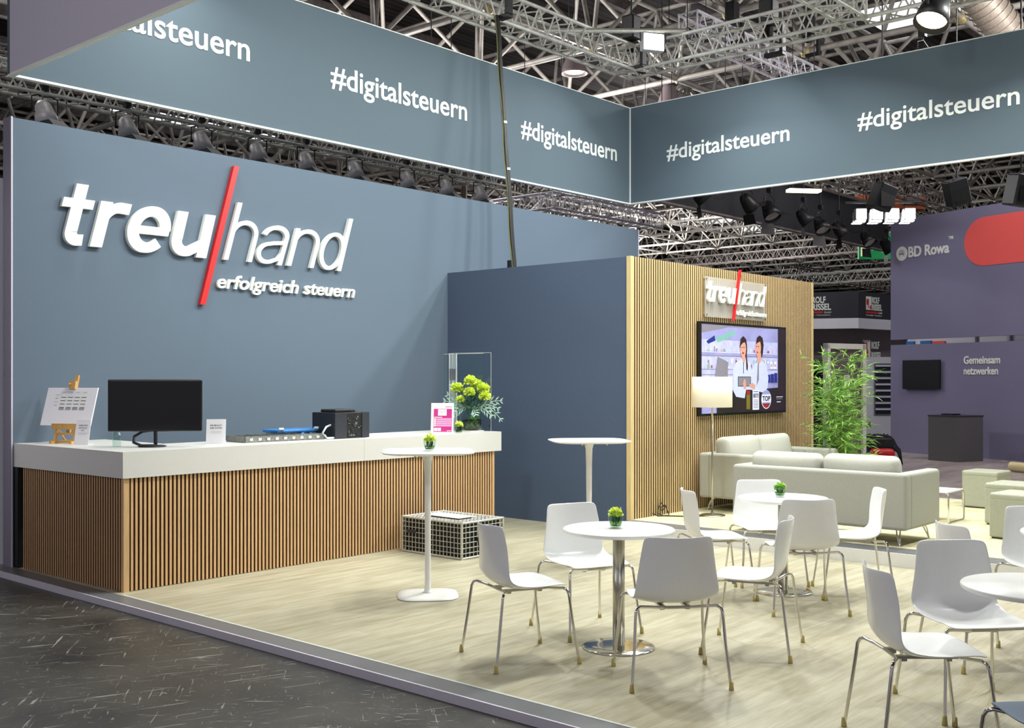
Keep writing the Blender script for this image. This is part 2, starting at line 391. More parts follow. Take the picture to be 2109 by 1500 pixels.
# cabin
struct(MB().box(9.62, 9.70, 6.80, 9.58, 0, 2.985).build('wall_middle', 'blue_panel'))
m = MB().box(9.70, 13.99, 6.83, 6.90, .0, 2.985, 1).box(9.605, 9.66, 6.775, 6.83, .122, 2.99, 0)
x = 9.668
while x < 13.96:
    m.slat(x, x + .0225, 6.79, 6.832, .125, 2.99, 'x'); x += .0452
m.box(13.96, 14.0, 6.79, 6.90, .125, 2.99, 0)
struct(m.build('wall_right', ['slat_light', 'slat_back', 'slat_edge']))
struct(MB().box(13.92, 13.99, 6.90, 9.58, 0, 2.985).build('wall_back', 'blue_panel'))
struct(MB().box(9.70, 13.92, 6.90, 9.58, 2.86, 2.90).build('ceiling_cabin', 'blue_panel'))
# hall shell
struct(MB().box(95, 95.3, -30, 95, -.1, 14).build('wall_hall_right', 'hall_dark'))
struct(MB().box(-14, 95, 95, 95.3, -.1, 14).build('wall_hall_left', 'hall_dark'))
struct(MB().box(-14, 95, -30, 95, 13.2, 13.4).build('ceiling', 'roof_deck'))

# ================================================================== SUSPENDED BANNER
bn = empty('hanging_banner', (4.25, 9.55, 4.31), 'long blue-grey fabric banner frame repeating a white hashtag word, hung above the whole stand', 'banner')
BI = bn.matrix_basis.inverted()
def put(o, root): o.parent = root; o.matrix_parent_inverse = root.matrix_basis.inverted(); return o
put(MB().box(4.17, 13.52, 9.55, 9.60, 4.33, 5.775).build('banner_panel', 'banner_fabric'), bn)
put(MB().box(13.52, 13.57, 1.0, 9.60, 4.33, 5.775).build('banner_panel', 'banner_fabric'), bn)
o = put(MB().box(4.17, 4.21, 1.0, 9.55, 4.33, 5.775).build('banner_panel', 'lilac_edge'), bn); o['label'] = 'pale lilac outer face of the banner'
m = MB().box(4.17, 13.57, 9.535, 9.60, 4.31, 4.33).box(13.505, 13.57, 1.0, 9.535, 4.31, 4.33).box(4.165, 4.212, 1.0, 9.535, 4.31, 4.33)
m.box(4.17, 13.57, 9.54, 9.60, 5.775, 5.785).box(13.51, 13.57, 1, 9.54, 5.775, 5.785).box(13.505, 13.52, 9.535, 9.55, 4.33, 5.775)
put(m.build('frame_profile', 'banner_white'), bn)
for x0, x1, zb in [(4.47, 6.655, 4.985), (7.73, 9.935, 4.95), (10.985, 13.175, 4.925)]:
    text('lettering', '#digitalsteuern', 'banner_white', bn, (x0, 9.548, zb), (1, 0, 0), x1 - x0, .245, .003, offset=.012, base_from='baseline')
for y0, y1, zb in [(8.885, 6.905, 4.905), (5.94, 3.95, 4.905)]:
    text('lettering', '#digitalsteuern', 'banner_white', bn, (13.518, y0, zb), (0, -1, 0), y0 - y1, .225, .003, offset=.012, base_from='baseline')

# ================================================================== LOGOS
def glyph(ch, heavy, bb, y, depth, shear=.26):
    """one raised letter drawn with broad strokes (x-height 1), slanted and fitted to the box bb = x0, x1, z0, z1"""
    W_ = .27 if heavy else .115; H_ = W_ / 2; T = .22 if heavy else .10
    rib = []   # each stroke: list of (x, z, half-thickness vector handled by normal)
    def arc(cx, cz, rx, rz, a0, a1, n=22): return [(cx + rx * math.cos(math.radians(a0 + (a1 - a0) * i / n)), cz + rz * math.sin(math.radians(a0 + (a1 - a0) * i / n))) for i in range(n + 1)]
    def st(pts, wa, wb=None): rib.append((pts, wa, wb or wa))
    hw = .36 if heavy else .40
    if ch == 't':
        st([(.34, 1.32), (.34, .28)] + arc(.34 + .18, .28, .18, .28 - T / 2, 180, 275, 12) + [(.64, T / 2 + .01)], W_, T + .02); st([(0, .90), (.70, .90)], .20)
    if ch == 'r':
        st([(H_, 0), (H_, 1)], W_); st([(H_, .42)] + arc(.50, .50, .50 - H_, .40, 175, 98, 12) + [(.70, .885)], W_ * .8, .24)
    if ch == 'e':
        st(arc(.5, .5, .5 - H_, .5 - T / 2, 0, 318, 46), W_, T); st([(H_, .48), (1 - H_ * .2, .48)], .17)
    if ch == 'u':
        st([(H_, 1), (H_, .36)] + arc(H_ + .27, .36, .27, .36 - T / 2, 180, 290, 16) + [(.80, .30)], W_, T); st([(.86, 1), (.86, 0)], W_)
    if ch in 'hn':
        st([(H_, 0), (H_, 1.42 if ch == 'h' else 1)], W_); st([(H_, .55)] + arc(H_ + .31, .62, .31, .38 - T / 2, 172, 0, 22) + [(H_ + .62, 0)], T, W_)
    if ch == 'a':
        st([(.09, .74)] + arc(.36, .70, .27, .30 - T / 2, 165, 0, 20) + [(.63, .30), (.63, 0)], T, W_)
        st([(.63, .58), (.34, .545)] + arc(.30, .29, .24, .29 - T / 2 - .005, 90, 300, 24) + [(.56, .16), (.63, .32)], T * .95, T)
    if ch == 'd':
        st(arc(.36, .5, .36 - H_, .5 - T / 2, 0, 360, 46), W_, T); st([(.72 - H_ + .02, 1.42), (.72 - H_ + .02, 0)], W_)
    P = []; F_ = []
    for pts, wa, wb in rib:
        k = len(P); n = len(pts)
        for i in range(n):
            a = pts[max(i - 1, 0)]; c = pts[min(i + 1, n - 1)]; dx, dz = c[0] - a[0], c[1] - a[1]; L_ = math.hypot(dx, dz) or 1; nx_, nz_ = -dz / L_, dx / L_
            w = (wa * abs(nx_) + wb * abs(nz_)) / (abs(nx_) + abs(nz_)) / 2
            P += [(pts[i][0] + nx_ * w, pts[i][1] + nz_ * w), (pts[i][0] - nx_ * w, pts[i][1] - nz_ * w)]
        F_.append((k, n))
    P = [(a + c * shear, c) for a, c in P]
    x0, x1 = min(p[0] for p in P), max(p[0] for p in P); z0, z1 = min(p[1] for p in P), max(p[1] for p in P)
    Q = [(bb[0] + (a - x0) / (x1 - x0) * (bb[1] - bb[0]), bb[2] + (c - z0) / (z1 - z0) * (bb[3] - bb[2])) for a, c in P]
    m = MB()
    for si, (k, n) in enumerate(F_):
        dd = depth - si * .0004
        vs = [(Q[k + i][0], y, Q[k + i][1]) for i in range(2 * n)] + [(Q[k + i][0], y - dd, Q[k + i][1]) for i in range(2 * n)]
        fs = []; o = 2 * n
        for i in range(n - 1):
            a, b_, c, d_ = 2 * i, 2 * i + 1, 2 * i + 3, 2 * i + 2
            fs += [(a, b_, c, d_), (o + d_, o + c, o + b_, o + a), (a, d_, o + d_, o + a), (b_, o + b_, o + c, c)]
        fs += [(0, o, o + 1, 1), (2 * n - 2, 2 * n - 1, o + 2 * n - 1, o + 2 * n - 2)]
        m.add(vs, fs)
    ob_ = m.build('letter', 'white_letter')
    bm = bmesh.new(); bm.from_mesh(ob_.data); bmesh.ops.recalc_face_normals(bm, faces=bm.faces); bm.to_mesh(ob_.data); bm.free()
    return ob_
def logo(name, label, A, B, y, depth, mults=1, gap=.03):
    """A = (x of ink left, x of ink right) etc measured on the wall: maps logo coordinates to the wall"""
    def X(x): return A[0] + (x - 4.627) * A[1]
    def Zz(z): return B[0] + (z - 2.885) * B[1]
    root = empty(name, (X(4.627), y, Zz(2.4)), label, 'sign')
    for ch, x0, x1, z0, z1, heavy in [('t', 4.627, 4.945, 2.877, 3.447, 1), ('r', 4.893, 5.315, 2.883, 3.325, 1), ('e', 5.265, 5.728, 2.872, 3.33, 1), ('u', 5.733, 6.236, 2.875, 3.318, 1),
            ('h', 6.328, 6.752, 2.88, 3.486, 0), ('a', 6.730, 7.152, 2.875, 3.30, 0), ('n', 7.118, 7.565, 2.88, 3.30, 0), ('d', 7.560, 8.045, 2.875, 3.484, 0)]:
        put(glyph(ch, heavy, (X(x0), X(x1), Zz(z0), Zz(z1)), y, depth), root)
    w = .026
    m = MB(); pts = []
    for xx, zz in [(6.055, 2.405), (6.115, 2.405), (6.515, 3.857), (6.455, 3.857)]:
        pts.append((X(xx), zz))
    vs = [(a, y, Zz(b)) for a, b in pts] + [(a, y - depth, Zz(b)) for a, b in pts]
    m.add(vs, [(0, 1, 2, 3), (7, 6, 5, 4), (0, 4, 5, 1), (1, 5, 6, 2), (2, 6, 7, 3), (3, 7, 4, 0)])
    put(m.build('slash_bar', 'red_bar'), root)
    text('tagline', 'erfolgreich steuern', 'white_letter', root, (X(6.262), y, Zz(2.59)), (1, 0, 0), X(8.085) - X(6.262), Zz(2.73) - Zz(2.59), depth * .7, offset=.018, shear=.2, base_from='baseline')
    return root
lg = logo('wall_logo', 'large raised white lettering with a red slash, mounted on the blue-grey wall above the counter', (4.627, 1), (2.885, 1), 9.575, .045)

# acrylic plate sign on the slatted wall
sg = logo('plate_logo', 'small white lettering with red slash on a clear plate above the big television', (11.11, .4205), (2.578, .44), 6.755, .03)
put(MB().box(11.10, 12.575, 6.757, 6.763, 2.395, 2.875).build('clear_plate', 'frosted_plate'), sg)
for a in (11.13, 12.545):
    for c in (2.42, 2.85):
        mm = MB().tube([(a, 6.789, c), (a, 6.75, c)], .012, 12); put(mm.build('standoff', 'chrome'), sg)

# ================================================================== COUNTER
ct = empty('reception_counter', (4.26, 7.78, 0), 'long reception counter clad in vertical wood slats under a thick white worktop', 'counter')
def sl(y): return 4.262 - (y - 7.78) * .026
def prism(m, pts, z0, z1, mi=0):
    n = len(pts); m.add([(a, b_, z0) for a, b_ in pts] + [(a, b_, z1) for a, b_ in pts], [tuple(range(n))[::-1], tuple(range(n, 2 * n))] + [(i, (i + 1) % n, n + (i + 1) % n, n + i) for i in range(n)], False, mi)
m = MB(); prism(m, [(4.262, 7.78), (8.63, 7.78), (8.63, 8.55), (5.06, 8.55), (5.06, 9.578), (4.214, 9.578)], .885, 1.09)
put(m.build('worktop', 'counter_white'), ct)
m = MB()
m.box(4.32, 8.53, 7.83, 7.87, .0, .885, 1).box(8.49, 8.53, 7.87, 8.5, 0, .885, 1)
prism(m, [(sl(7.83) + .045, 7.83), (sl(7.83) + .09, 7.83), (sl(9.46) + .09, 9.46), (sl(9.46) + .045, 9.46)], 0, .885, 1)
m.box(4.277, 4.325, 7.796, 7.835, 0, .885, 0)
x = 4.338
while x < 8.50:
    m.slat(x, x + .0205, 7.796, 7.832, .004, .884, 'x'); x += .0372
y = 7.85
while y < 9.44:
    xx = sl(y) + .014; m.slat(xx, xx + .033, y, y + .0150, .004, .884, 'y'); y += .0372
m.box(8.505, 8.535, 7.795, 8.5, 0, .885, 0)
put(m.build('slatted_front', ['slat_wood', 'slat_back', 'slat_edge']), ct)
put(MB().box(4.216, 4.30, 9.50, 9.578, 0, .885).build('recess_dark_block', 'black_void'), ct)  # black block stands in for the dark of the open recess by the wall
for xj in (6.70,):
    put(MB().box(xj, xj + .003, 7.7795, 7.785, .886, 1.0895).build('joint', 'ink_light'), ct)

# ================================================================== CHAIRS
def make_chair(label, shell='white_shell'):
    root = empty('chair', (0, 0, 0), label, 'chair', 'shell chairs around the round tables')
    prof = [(-.245, .812, .188), (-.238, .76, .196), (-.225, .68, .207), (-.208, .59, .220), (-.195, .525, .230), (-.174, .474, .234), (-.125, .444, .234), (-.07, .433, .234),
            (0, .432, .230), (.07, .438, .226), (.13, .447, .222), (.185, .455, .218), (.232, .449, .210)]
    nx = 10; vs = []
    RA = [0, 0, .004, .010, .020, .030, .034, .032, .027, .021, .013, .006, .0]
    for i, (x, z, w) in enumerate(prof):
        t = i / (len(prof) - 1)
        back = max(0, min(1, (6.0 - i) / 4)); seat = max(0, min(1, (i - 5) / 3.))
        for j in range(nx + 1):
            s = -1 + 2 * j / nx
            cx = x + back * .068 * s * s * (1 - .12 * abs(s)) - (seat * .012 * s ** 4 if i > 10 else 0)
            cz = z + RA[i] * abs(s) ** 2.4
            if i == 0: cz += .010 * s * s - .012 * s ** 8
            vs.append((cx, s * w, cz))
    fs = []
    for i in range(len(prof) - 1):
        for j in range(nx):
            a = i * (nx + 1) + j; fs.append((a, a + 1, a + nx + 2, a + nx + 1))
    m = MB(); m.add(vs, fs, True); o = m.build('seat_shell', shell, root)
    so = o.modifiers.new('solid', 'SOLIDIFY'); so.thickness = .010; so.offset = 0
    sb = o.modifiers.new('sub', 'SUBSURF'); sb.levels = 1; sb.render_levels = 2
    for sx in (1, -1):
        for sy in (1, -1):
            P = [(sx * .262, sy * .268, .012), (sx * .230, sy * .247, .24), (sx * .213, sy * .239, .375), (sx * .209, sy * .236, .408), (sx * .200, sy * .227, .429), (sx * .188, sy * .208, .437), (sx * .160, sy * .15, .429), (sx * .138, sy * .07, .420)]
            lg_ = MB().tube(P, .0085, 10).build('leg', 'chrome', root)
            MB().lathe([(.0, 0), (.0135, 0), (.0135, .006), (.0105, .045), (.009, .045)], 12, (sx * .264, sy * .269, 0)).build('foot_cap', 'foot_tan', lg_)
    m = MB()
    m.tube([(.138, .07, .420), (.138, -.07, .420)], .0085, 8).tube([(-.138, .07, .420), (-.138, -.07, .420)], .0085, 8)
    m.box(-.14, .14, .055, .085, .414, .426).box(-.14, .14, -.085, -.055, .414, .426)
    for a in (-.1, .1):
        for c in (-.07, .07): m.box(a - .012, a + .012, c - .012, c + .012, .402, .416)
    m.build('seat_frame', 'steel_brushed', root)
    return root
CH = [  # x, y, heading, label
    (4.84, 4.22, -24.6, 'white shell chair, side-on, left of the near round table, nearest the tall table'),
    (5.68, 4.37, -112, 'white shell chair facing the camera behind the near round table, beside the blue cabin wall'),
    (5.07, 3.31, 46.6, 'white shell chair with its back to the camera, in front of the near round table'),
    (5.96, 3.29, 109, 'white shell chair side-on facing left, between the near and the middle round tables'),
    (7.24, 4.34, -43, "white shell chair left of the middle round table, in front of the floor lamp"),
    (8.00, 4.30, -135, "white shell chair facing the camera behind the middle round table"),
    (7.22, 3.60, 43, 'white shell chair with its back to the camera at the middle round table'),
    (7.98, 3.545, 124, 'white shell chair side-on at the right of the middle round table, facing left'),
    (4.88, 1.85, -49, 'largest, nearest white shell chair, side-on at the lower right facing right'),
    (5.62, 1.88, -133, 'white shell chair facing the camera behind the cut-off round table at the right edge'),
    (6.60, 2.14, -42, 'white shell chair whose curved back peeks over the forward-facing chair at the right'),
    (7.52, 2.02, -133, "white shell chair cut by the right edge, in front of the square ottomans")]
c0 = make_chair(CH[0][3])
for i, (x, y, a, lb) in enumerate(CH):
    if i == 0: c0.location = (x, y, 0); c0.rotation_euler = (0, 0, math.radians(a))
    else: dup(c0, (x, y, 0), math.radians(a), lb)
cb = make_chair('blue-grey chair seat just entering the bottom right corner of the picture', 'blue_shell'); cb.location = (4.185, 1.03, 0); cb.rotation_euler = (0, 0, math.radians(45)); del cb['group']

# ================================================================== ROUND TABLES
rt = empty('round_table', (5.43, 3.92, 0), 'white round bistro table on a chrome column, nearest one in full view', 'table', 'round bistro tables')
MB().lathe([(.0, .712), (.335, .712), (.343, .716), (.345, .724), (.345, .730), (.341, .735), (0, .735)], 64).build('tabletop', 'white_top', rt)
MB().lathe([(.0, .010), (.037, .010), (.037, .700), (.0, .700)], 32).build('column', 'steel_brushed', rt)
MB().lathe([(.0, 0), (.222, 0), (.224, .006), (.218, .011), (.12, .014), (.05, .017), (.0, .018)], 56).build('base', 'chrome', rt)
m = MB().box(-.13, .13, -.02, .02, .700, .712).box(-.02, .02, -.13, .13, .700, .712).lathe([(.0, .69), (.06, .69), (.09, .712), (0, .712)], 24)
m.build('top_bracket', 'steel_brushed', rt)
dup(rt, (7.70, 3.99, 0), 0, 'white round bistro table on a chrome column in front of the sofa, middle one')
dup(rt, (5.17, 1.41, 0), 0, 'white round table top cut by the right edge, beside the largest chair')
dup(rt, (7.12, 1.72, 0), 0, 'white round table whose rim barely shows at the right edge near the ottomans')

# tall tables
ht = empty('tall_table', (5.76, 5.95, 0), 'tall white standing table holding a glass with a green flower, in front of the counter', 'table', 'tall standing tables', math.radians(-42))
MB().lathe([(.0, 1.083), (.05, 1.083), (.30, 1.089), (.345, 1.097), (.352, 1.104), (.350, 1.108), (0, 1.109)], 72, sq=4.2).build('tabletop', 'white_top', ht)
MB().lathe([(.0, .02), (.05, .021), (.030, .03), (.024, .06), (.0225, .12), (.0235, .5), (.027, .9), (.031, 1.03), (.042, 1.07), (.06, 1.085), (0, 1.085)], 28).build('column', 'white_top', ht)
MB().lathe([(.0, 0), (.225, 0), (.232, .004), (.230, .010), (.16, .017), (.06, .024), (.0, .026)], 64, sq=3.6).build('base', 'white_top', ht)
m = MB()
for a in (-.1, -.07, .12): m.lathe([(0, 1.073), (.008, 1.073), (.008, 1.087), (0, 1.087)], 10, (a, -.22, 0))
m.build('fixing_screws', 'steel_brushed', ht)
ht2 = dup(ht, (7.72, 5.90, 0), math.radians(-42), 'tall white standing table with an empty top, in front of the blue cabin wall')

# ================================================================== GLASSES WITH FLOWERS
def petals(m, c, R, n, k, mi=0, flat=.7, droop=.0, wd=.4):
    c = Vector(c)
    for i in range(n):
        z = 1 - 1.6 * (i + .5) / n; a = i * 2.39996 + random.uniform(-.3, .3); rr = math.sqrt(max(0, 1 - z * z))
        d = Vector((rr * math.cos(a), rr * math.sin(a), z * flat)).normalized()
        t = d.cross(Vector((0, 0, 1))); t = t.normalized() if t.length > .01 else Vector((1, 0, 0)); u = d.cross(t)
        L_ = R * random.uniform(.85, 1.05); w = R * wd; tw = random.uniform(-.6, .6); t2 = t * math.cos(tw) + u * math.sin(tw)
        b0 = c + d * L_ * .25; p1 = c + d * L_ * .7 + t2 * w * .5; p2 = c + d * L_ * .7 - t2 * w * .5
        e1 = c + d * L_ + t2 * w * .42 + u * .12 * R * random.uniform(-1, 1); e2 = c + d * L_ - t2 * w * .42 + u * .12 * R * random.uniform(-1, 1); e0 = c + d * L_ * 1.06 * Vector((1, 1, 1)).x
        m.add([b0, p1, e1, e0, e2, p2], [(0, 1, 2, 3), (0, 3, 4, 5)], False, mi)
def posy(name, loc, label, s=1.0, fl='flower_green', low=False):
    root = empty(name, loc, label, 'flower glass', 'small glasses with green flowers')
    h_ = .088 * s; r0, r1 = .036 * s, .050 * s
    MB().lathe([(0, .0), (r0, 0), (r0 + .002, .004), (r1, h_), (r1 - .003, h_), (r0 - .001, .010), (0, .010)], 28).build('glass', 'glass', root)
    m = MB().lathe([(0, .011), (r0 - .003, .011), (r0 + .002, h_ * .45), (0, h_ * .46)], 20); m.build('water', 'water', root)
    m = MB()
    for i in range(12):
        a = random.uniform(0, 2 * PI); q = random.uniform(0, r0 * .6); p = (q * math.cos(a), q * math.sin(a), .017)
        m.lathe([(0, -.005), (.006, -.002), (.007, .002), (0, .006)], 6, p)
    m.build('pebbles', 'pebble', root)
    m = MB()
    for i in range(9):
        a = i * .7; q = r0 * .75
        b0 = Vector((q * .6 * math.cos(a), q * .6 * math.sin(a), h_ * .25)); b1 = Vector((q * math.cos(a + .5), q * math.sin(a + .5), h_ * .6)); b2 = Vector((q * math.cos(a + 1.1), q * math.sin(a + 1.1), h_ * .95)); b3 = Vector((q * .5 * math.cos(a + .5), q * .5 * math.sin(a + .5), h_ * .7))
        m.add([b0, b1, b2, b3], [(0, 1, 2, 3)])
    m.build('leaf', 'leaf_dark', root)
    m = MB(); petals(m, (0, 0, h_ * (1.0 if not low else .86)), .047 * s, 70, 1, flat=.62, wd=.5); m.build('flower', fl, root)
    m = MB().tube([(0, 0, .015), (.004, 0, h_ * .85)], .003, 6); m.build('stem', 'leaf_dark', root)
    return root
posy('flower_glass', (5.44, 3.95, .735), 'small glass with a yellow-green flower on the nearest full round table')
posy('flower_glass', (7.71, 4.02, .735), 'small glass with a darker green plant on the middle round table', fl='flower_pale', low=True)
posy('flower_glass', (5.76, 5.93, 1.109), 'small glass with a yellow-green flower on the tall standing table')
posy('flower_glass', (8.09, 7.89, 1.09), 'small glass with a green flower on the counter beside the large vase', s=.95)

# ================================================================== COUNTER THINGS
TOP = 1.09
# easel with board
es = empty('tabletop_easel', (4.52, 9.22, TOP), 'small wooden table easel at the left end of the counter', 'easel', rz=math.radians(-62))
# local: +X right along board, -Y towards viewer
def bar(m, a, b, w, t=None):
    a = Vector(a); b = Vector(b); d = (b - a).normalized(); s_ = d.cross(Vector((0, 1, 0))); s_ = s_.normalized() if s_.length > .01 else Vector((1, 0, 0)); u = s_.cross(d)
    t = t or w; vs = []
    for p in (a, b):
        for i, j in ((-1, -1), (1, -1), (1, 1), (-1, 1)): vs.append(p + s_ * w / 2 * i + u * t / 2 * j)
    m.add(vs, [(0, 3, 2, 1), (4, 5, 6, 7), (0, 1, 5, 4), (1, 2, 6, 5), (2, 3, 7, 6), (3, 0, 4, 7)])
m = MB(); bar(m, (-.10, -.09, .012), (-.10, .14, .012), .022); bar(m, (.10, -.09, .012), (.10, .14, .012), .022); bar(m, (-.11, -.02, .016), (.11, -.02, .016), .02); bar(m, (-.11, .13, .012), (.11, .13, .012), .018)
m.build('base', 'easel_wood', es)
for s_ in (-1, 1):
    m = MB(); bar(m, (s_ * .10, -.03, .02), (s_ * .085, .0, .155), .022); m.build('upright', 'easel_wood', es)
    m = MB(); bar(m, (s_ * .10, .12, .02), (s_ * .088, .0, .13), .012); m.build('brace', 'easel_wood', es)
m = MB(); bar(m, (-.09, -.012, .085), (.09, -.012, .085), .018); m.build('crossbar', 'easel_wood', es)
m = MB(); bar(m, (-.125, -.03, .150), (.125, -.03, .150), .05, .016); m.build('ledge', 'easel_wood', es)
m = MB(); bar(m, (0, .025, .09), (.0, .155, .60), .034, .02); m.build('mast', 'easel_wood', es)
m = MB(); bar(m, (0, .085, .475), (0, .10, .545), .06, .03); m.lathe([(0, -.008), (.012, -.006), (.012, .006), (0, .008)], 12, (-.025, .075, .52)); m.build('clamp', 'easel_wood', es)
bd = empty('display_board', (4.52, 9.22, TOP), 'white board with a small printed grid of slips, resting on the table easel', 'board', rz=math.radians(-62))
def bp_(x, t): return (x, -.03 + t * .115 / .33 + .006, .158 + t)      # point on the tilted board
vs = []
for x, t in [(-.25, 0), (.25, 0), (.25, .33), (-.25, .33)]: vs.append(bp_(x, t))
vs += [(a, b_ + .014, c) for a, b_, c in vs]
MB().add(vs, [(0, 1, 2, 3), (7, 6, 5, 4), (0, 4, 5, 1), (1, 5, 6, 2), (2, 6, 7, 3), (3, 7, 4, 0)]).build('panel', 'card_white', bd)
m = MB()
def brect(m, x0, x1, t0, t1, mi, lift=.0015):
    m.add([(p[0], p[1] - lift, p[2]) for p in (bp_(x0, t0), bp_(x1, t0), bp_(x1, t1), bp_(x0, t1))], [(0, 1, 2, 3)], False, mi)
for r_ in range(4):
    for c_ in range(4):
        x0 = -.10 + c_ * .068; t1 = .272 - r_ * .030
        brect(m, x0, x0 + .054, t1 - .024, t1, 2); brect(m, x0 + .004, x0 + .052, t1 - .028, t1 - .023, 0, .002)
    brect(m, -.155, -.125, .265 - r_ * .03, .269 - r_ * .03, 1)
for c_ in range(4): brect(m, -.10 + c_ * .068, -.048 + c_ * .068, .136, .155, 1); brect(m, -.095 + c_ * .068, -.05 + c_ * .068, .288, .291, 1)
m.build('printed_slips', ['ink', 'ink_light', 'white_top'], bd)

def card(name, loc, rz, w, h_, label, lines, lean=.22, bend=True, mats='card_white'):
    root = empty(name, loc, label, 'sign', rz=rz)
    vs = [(-w / 2, 0, 0), (w / 2, 0, 0), (w / 2, h_ * lean, h_), (-w / 2, h_ * lean, h_)]
    vs += [(a, b_ + .004, c) for a, b_, c in vs]
    m = MB().add(vs, [(0, 1, 2, 3), (7, 6, 5, 4), (0, 4, 5, 1), (1, 5, 6, 2), (2, 6, 7, 3), (3, 7, 4, 0)]); m.box(-w / 2, w / 2, .0, .09, 0, .003)
    m.build('panel', mats, root)
    n = Vector((0, -1, lean)).normalized()
    for t, z, s_, ww, mt in lines:
        me = text_data(t, .01, 0); xs = [v.co.x for v in me.vertices]; x0, x1 = min(xs), max(xs); sx = ww / (x1 - x0)
        for v in me.vertices:
            px = (v.co.x - (x0 + x1) / 2) * sx; pz = z + v.co.y * s_
            v.co = Vector((px, pz * lean, pz)) + n * .0015
        me.materials.clear(); me.materials.append(M[mt]); o = bpy.data.objects.new('printed_line', me); COL.objects.link(o); o.parent = root
    return root
card('card_sign', (4.50, 8.92, TOP), math.radians(-58), .135, .215, 'narrow white card sign leaning in front of the table easel', [('HOMOGENE', .16, .016, .085, 'ink'), ('VERTEILUNG', .138, .016, .08, 'ink'), ('2023', .118, .014, .03, 'ink'), ('verteilung der daten', .098, .009, .09, 'ink_light'), ('und der massnahmen', .088, .009, .085, 'ink_light')])
card('card_sign', (5.33, 8.15, TOP), math.radians(-40), .165, .215, 'white card sign on the counter just right of the monitor', [('DIE MACHT', .155, .018, .10, 'ink'), ('DER DATEN', .132, .018, .10, 'ink'), ('treuhand steuern', .108, .009, .09, 'ink_light'), ('daten und analyse', .096, .009, .085, 'ink_light')])

# monitor
mo = empty('monitor', (4.75, 8.28, TOP), 'large black monitor on a curved stand on the counter', 'monitor', rz=math.radians(-44))
rbox('casing', (.77, .035, .435), .012, 'monitor_black', mo, (.075, -.02, .345))
MB().box(-.28, .43, -.0395, -.0378, .185, .525).build('screen', 'screen_black', mo)
MB().tube([(.06, .05, .012), (.06, .05, .14)], .016, 14).build('post', 'plastic_black', mo)
MB().tube([(.08, -.05, .012), (-.02, -.10, .015), (-.09, -.07, .04), (-.10, -.01, .085), (-.04, .02, .125), (.06, .03, .14)], .012, 10).build('curved_arm', 'plastic_black', mo)
MB().lathe([(0, 0), (.11, 0), (.115, .006), (.10, .012), (0, .013)], 32, (.05, -.02, 0)).build('base', 'plastic_black', mo)
MB().box(-.04, .04, -.005, .03, .13, .24).build('mount', 'plastic_black', mo)
gl = empty('drinking_glass', (4.60, 8.50, TOP), 'clear glass standing behind the monitor stand', 'glass')
MB().lathe([(0, 0), (.034, 0), (.038, .13), (.035, .13), (.031, .008), (0, .008)], 24).build('glass_body', 'glass', gl)

# electronics rack tray
tr = empty('circuit_rack', (6.02, 8.22, TOP), 'low grey open rack of electronic modules lying on the counter', 'device', rz=math.radians(-4))
m = MB().box(-.42, .42, -.16, -.15, .002, .055).box(-.42, .42, .15, .16, .0, .055).box(-.42, -.41, -.16, .16, 0, .055).box(.41, .42, -.16, .16, 0, .055).box(-.42, .42, -.16, .16, 0, .006)
m.build('frame', 'circuit_grey', tr)
for i in range(9):
    xx = -.38 + i * .088
    MB().box(xx, xx + .045, -.14, .14, .006, .045).build('module', 'plastic_dark' if i % 2 else 'circuit_grey', tr)
    MB().box(xx + .008, xx + .037, -.165, -.1601, .016, .038).build('socket', 'white_top', tr)
m = MB()
for i in range(10): m.box(-.41 + i * .088, -.395 + i * .088, -.16, .16, .05, .058)
m.build('cross_rib', 'circuit_grey', tr)
bt = empty('blue_tray', (6.42, 8.36, TOP), 'blue plastic tray with fittings behind the black box on the counter', 'tray', rz=math.radians(-2))
rbox('tray_body', (.72, .26, .03), .012, 'blue_plastic', bt, (0, 0, .078))
MB().box(-.34, .34, -.10, .10, .0, .064).build('support', 'circuit_grey', bt)
for a in (-.35, .05, .33): MB().tube([(a, -.125, .098), (a + .05, -.125, .098)], .014, 10).build('clip', 'hose', bt)
MB().lathe([(.03, 0), (.055, .004), (.055, .035), (.03, .04)], 24, (.12, -.20, .0)).build('coil', 'hose', bt)
MB().tube([(.0, -.19, .02), (-.04, -.2, .05), (-.09, -.18, .025), (-.13, -.2, .055), (-.18, -.18, .02)], .013, 8).build('wire_bundle', 'blue_plastic', bt)
hs = MB().tube([(6.86, 8.05, TOP + .012), (6.42, 7.98, TOP + .012), (6.38, 8.0, TOP + .06), (6.44, 8.02, TOP + .115), (6.56, 8.06, TOP + .14), (6.62, 8.10, TOP + .14)], .010, 10).build('hose', 'hose')
tag(hs, 'pale curved hose looping beside the black box on the counter', 'hose')
# black machine box
bx = empty('counting_machine', (6.72, 8.13, TOP), 'black box-shaped tabletop machine with an open slot showing its works', 'machine', rz=math.radians(0))
rbox('casing', (.42, .34, .245), .006, 'plastic_black', bx, (0, .02, .1245))
MB().box(-.21, -.07, -.158, -.1505, .004, .245).build('front_cover', 'plastic_dark', bx)
MB().box(.12, .21, -.158, -.1505, .004, .245).build('side_cover', 'plastic_dark', bx)
m = MB().box(-.07, .12, -.1515, -.1495, .01, .235)
m.build('open_slot', 'black_void', bx)
m = MB()
for i in range(26):
    a = random.uniform(-.06, .10); c_ = random.uniform(.02, .21); w = random.uniform(.006, .03); hh = random.uniform(.004, .022)
    m.box(a, a + w, -.156, -.152, c_, c_ + hh, random.choice([0, 0, 1]))
m.build('inner_works', ['plastic_dark', 'circuit_grey'], bx)
rbox('top_tray', (.25, .22, .03), .01, 'plastic_black', bx, (-.04, .01, .262))
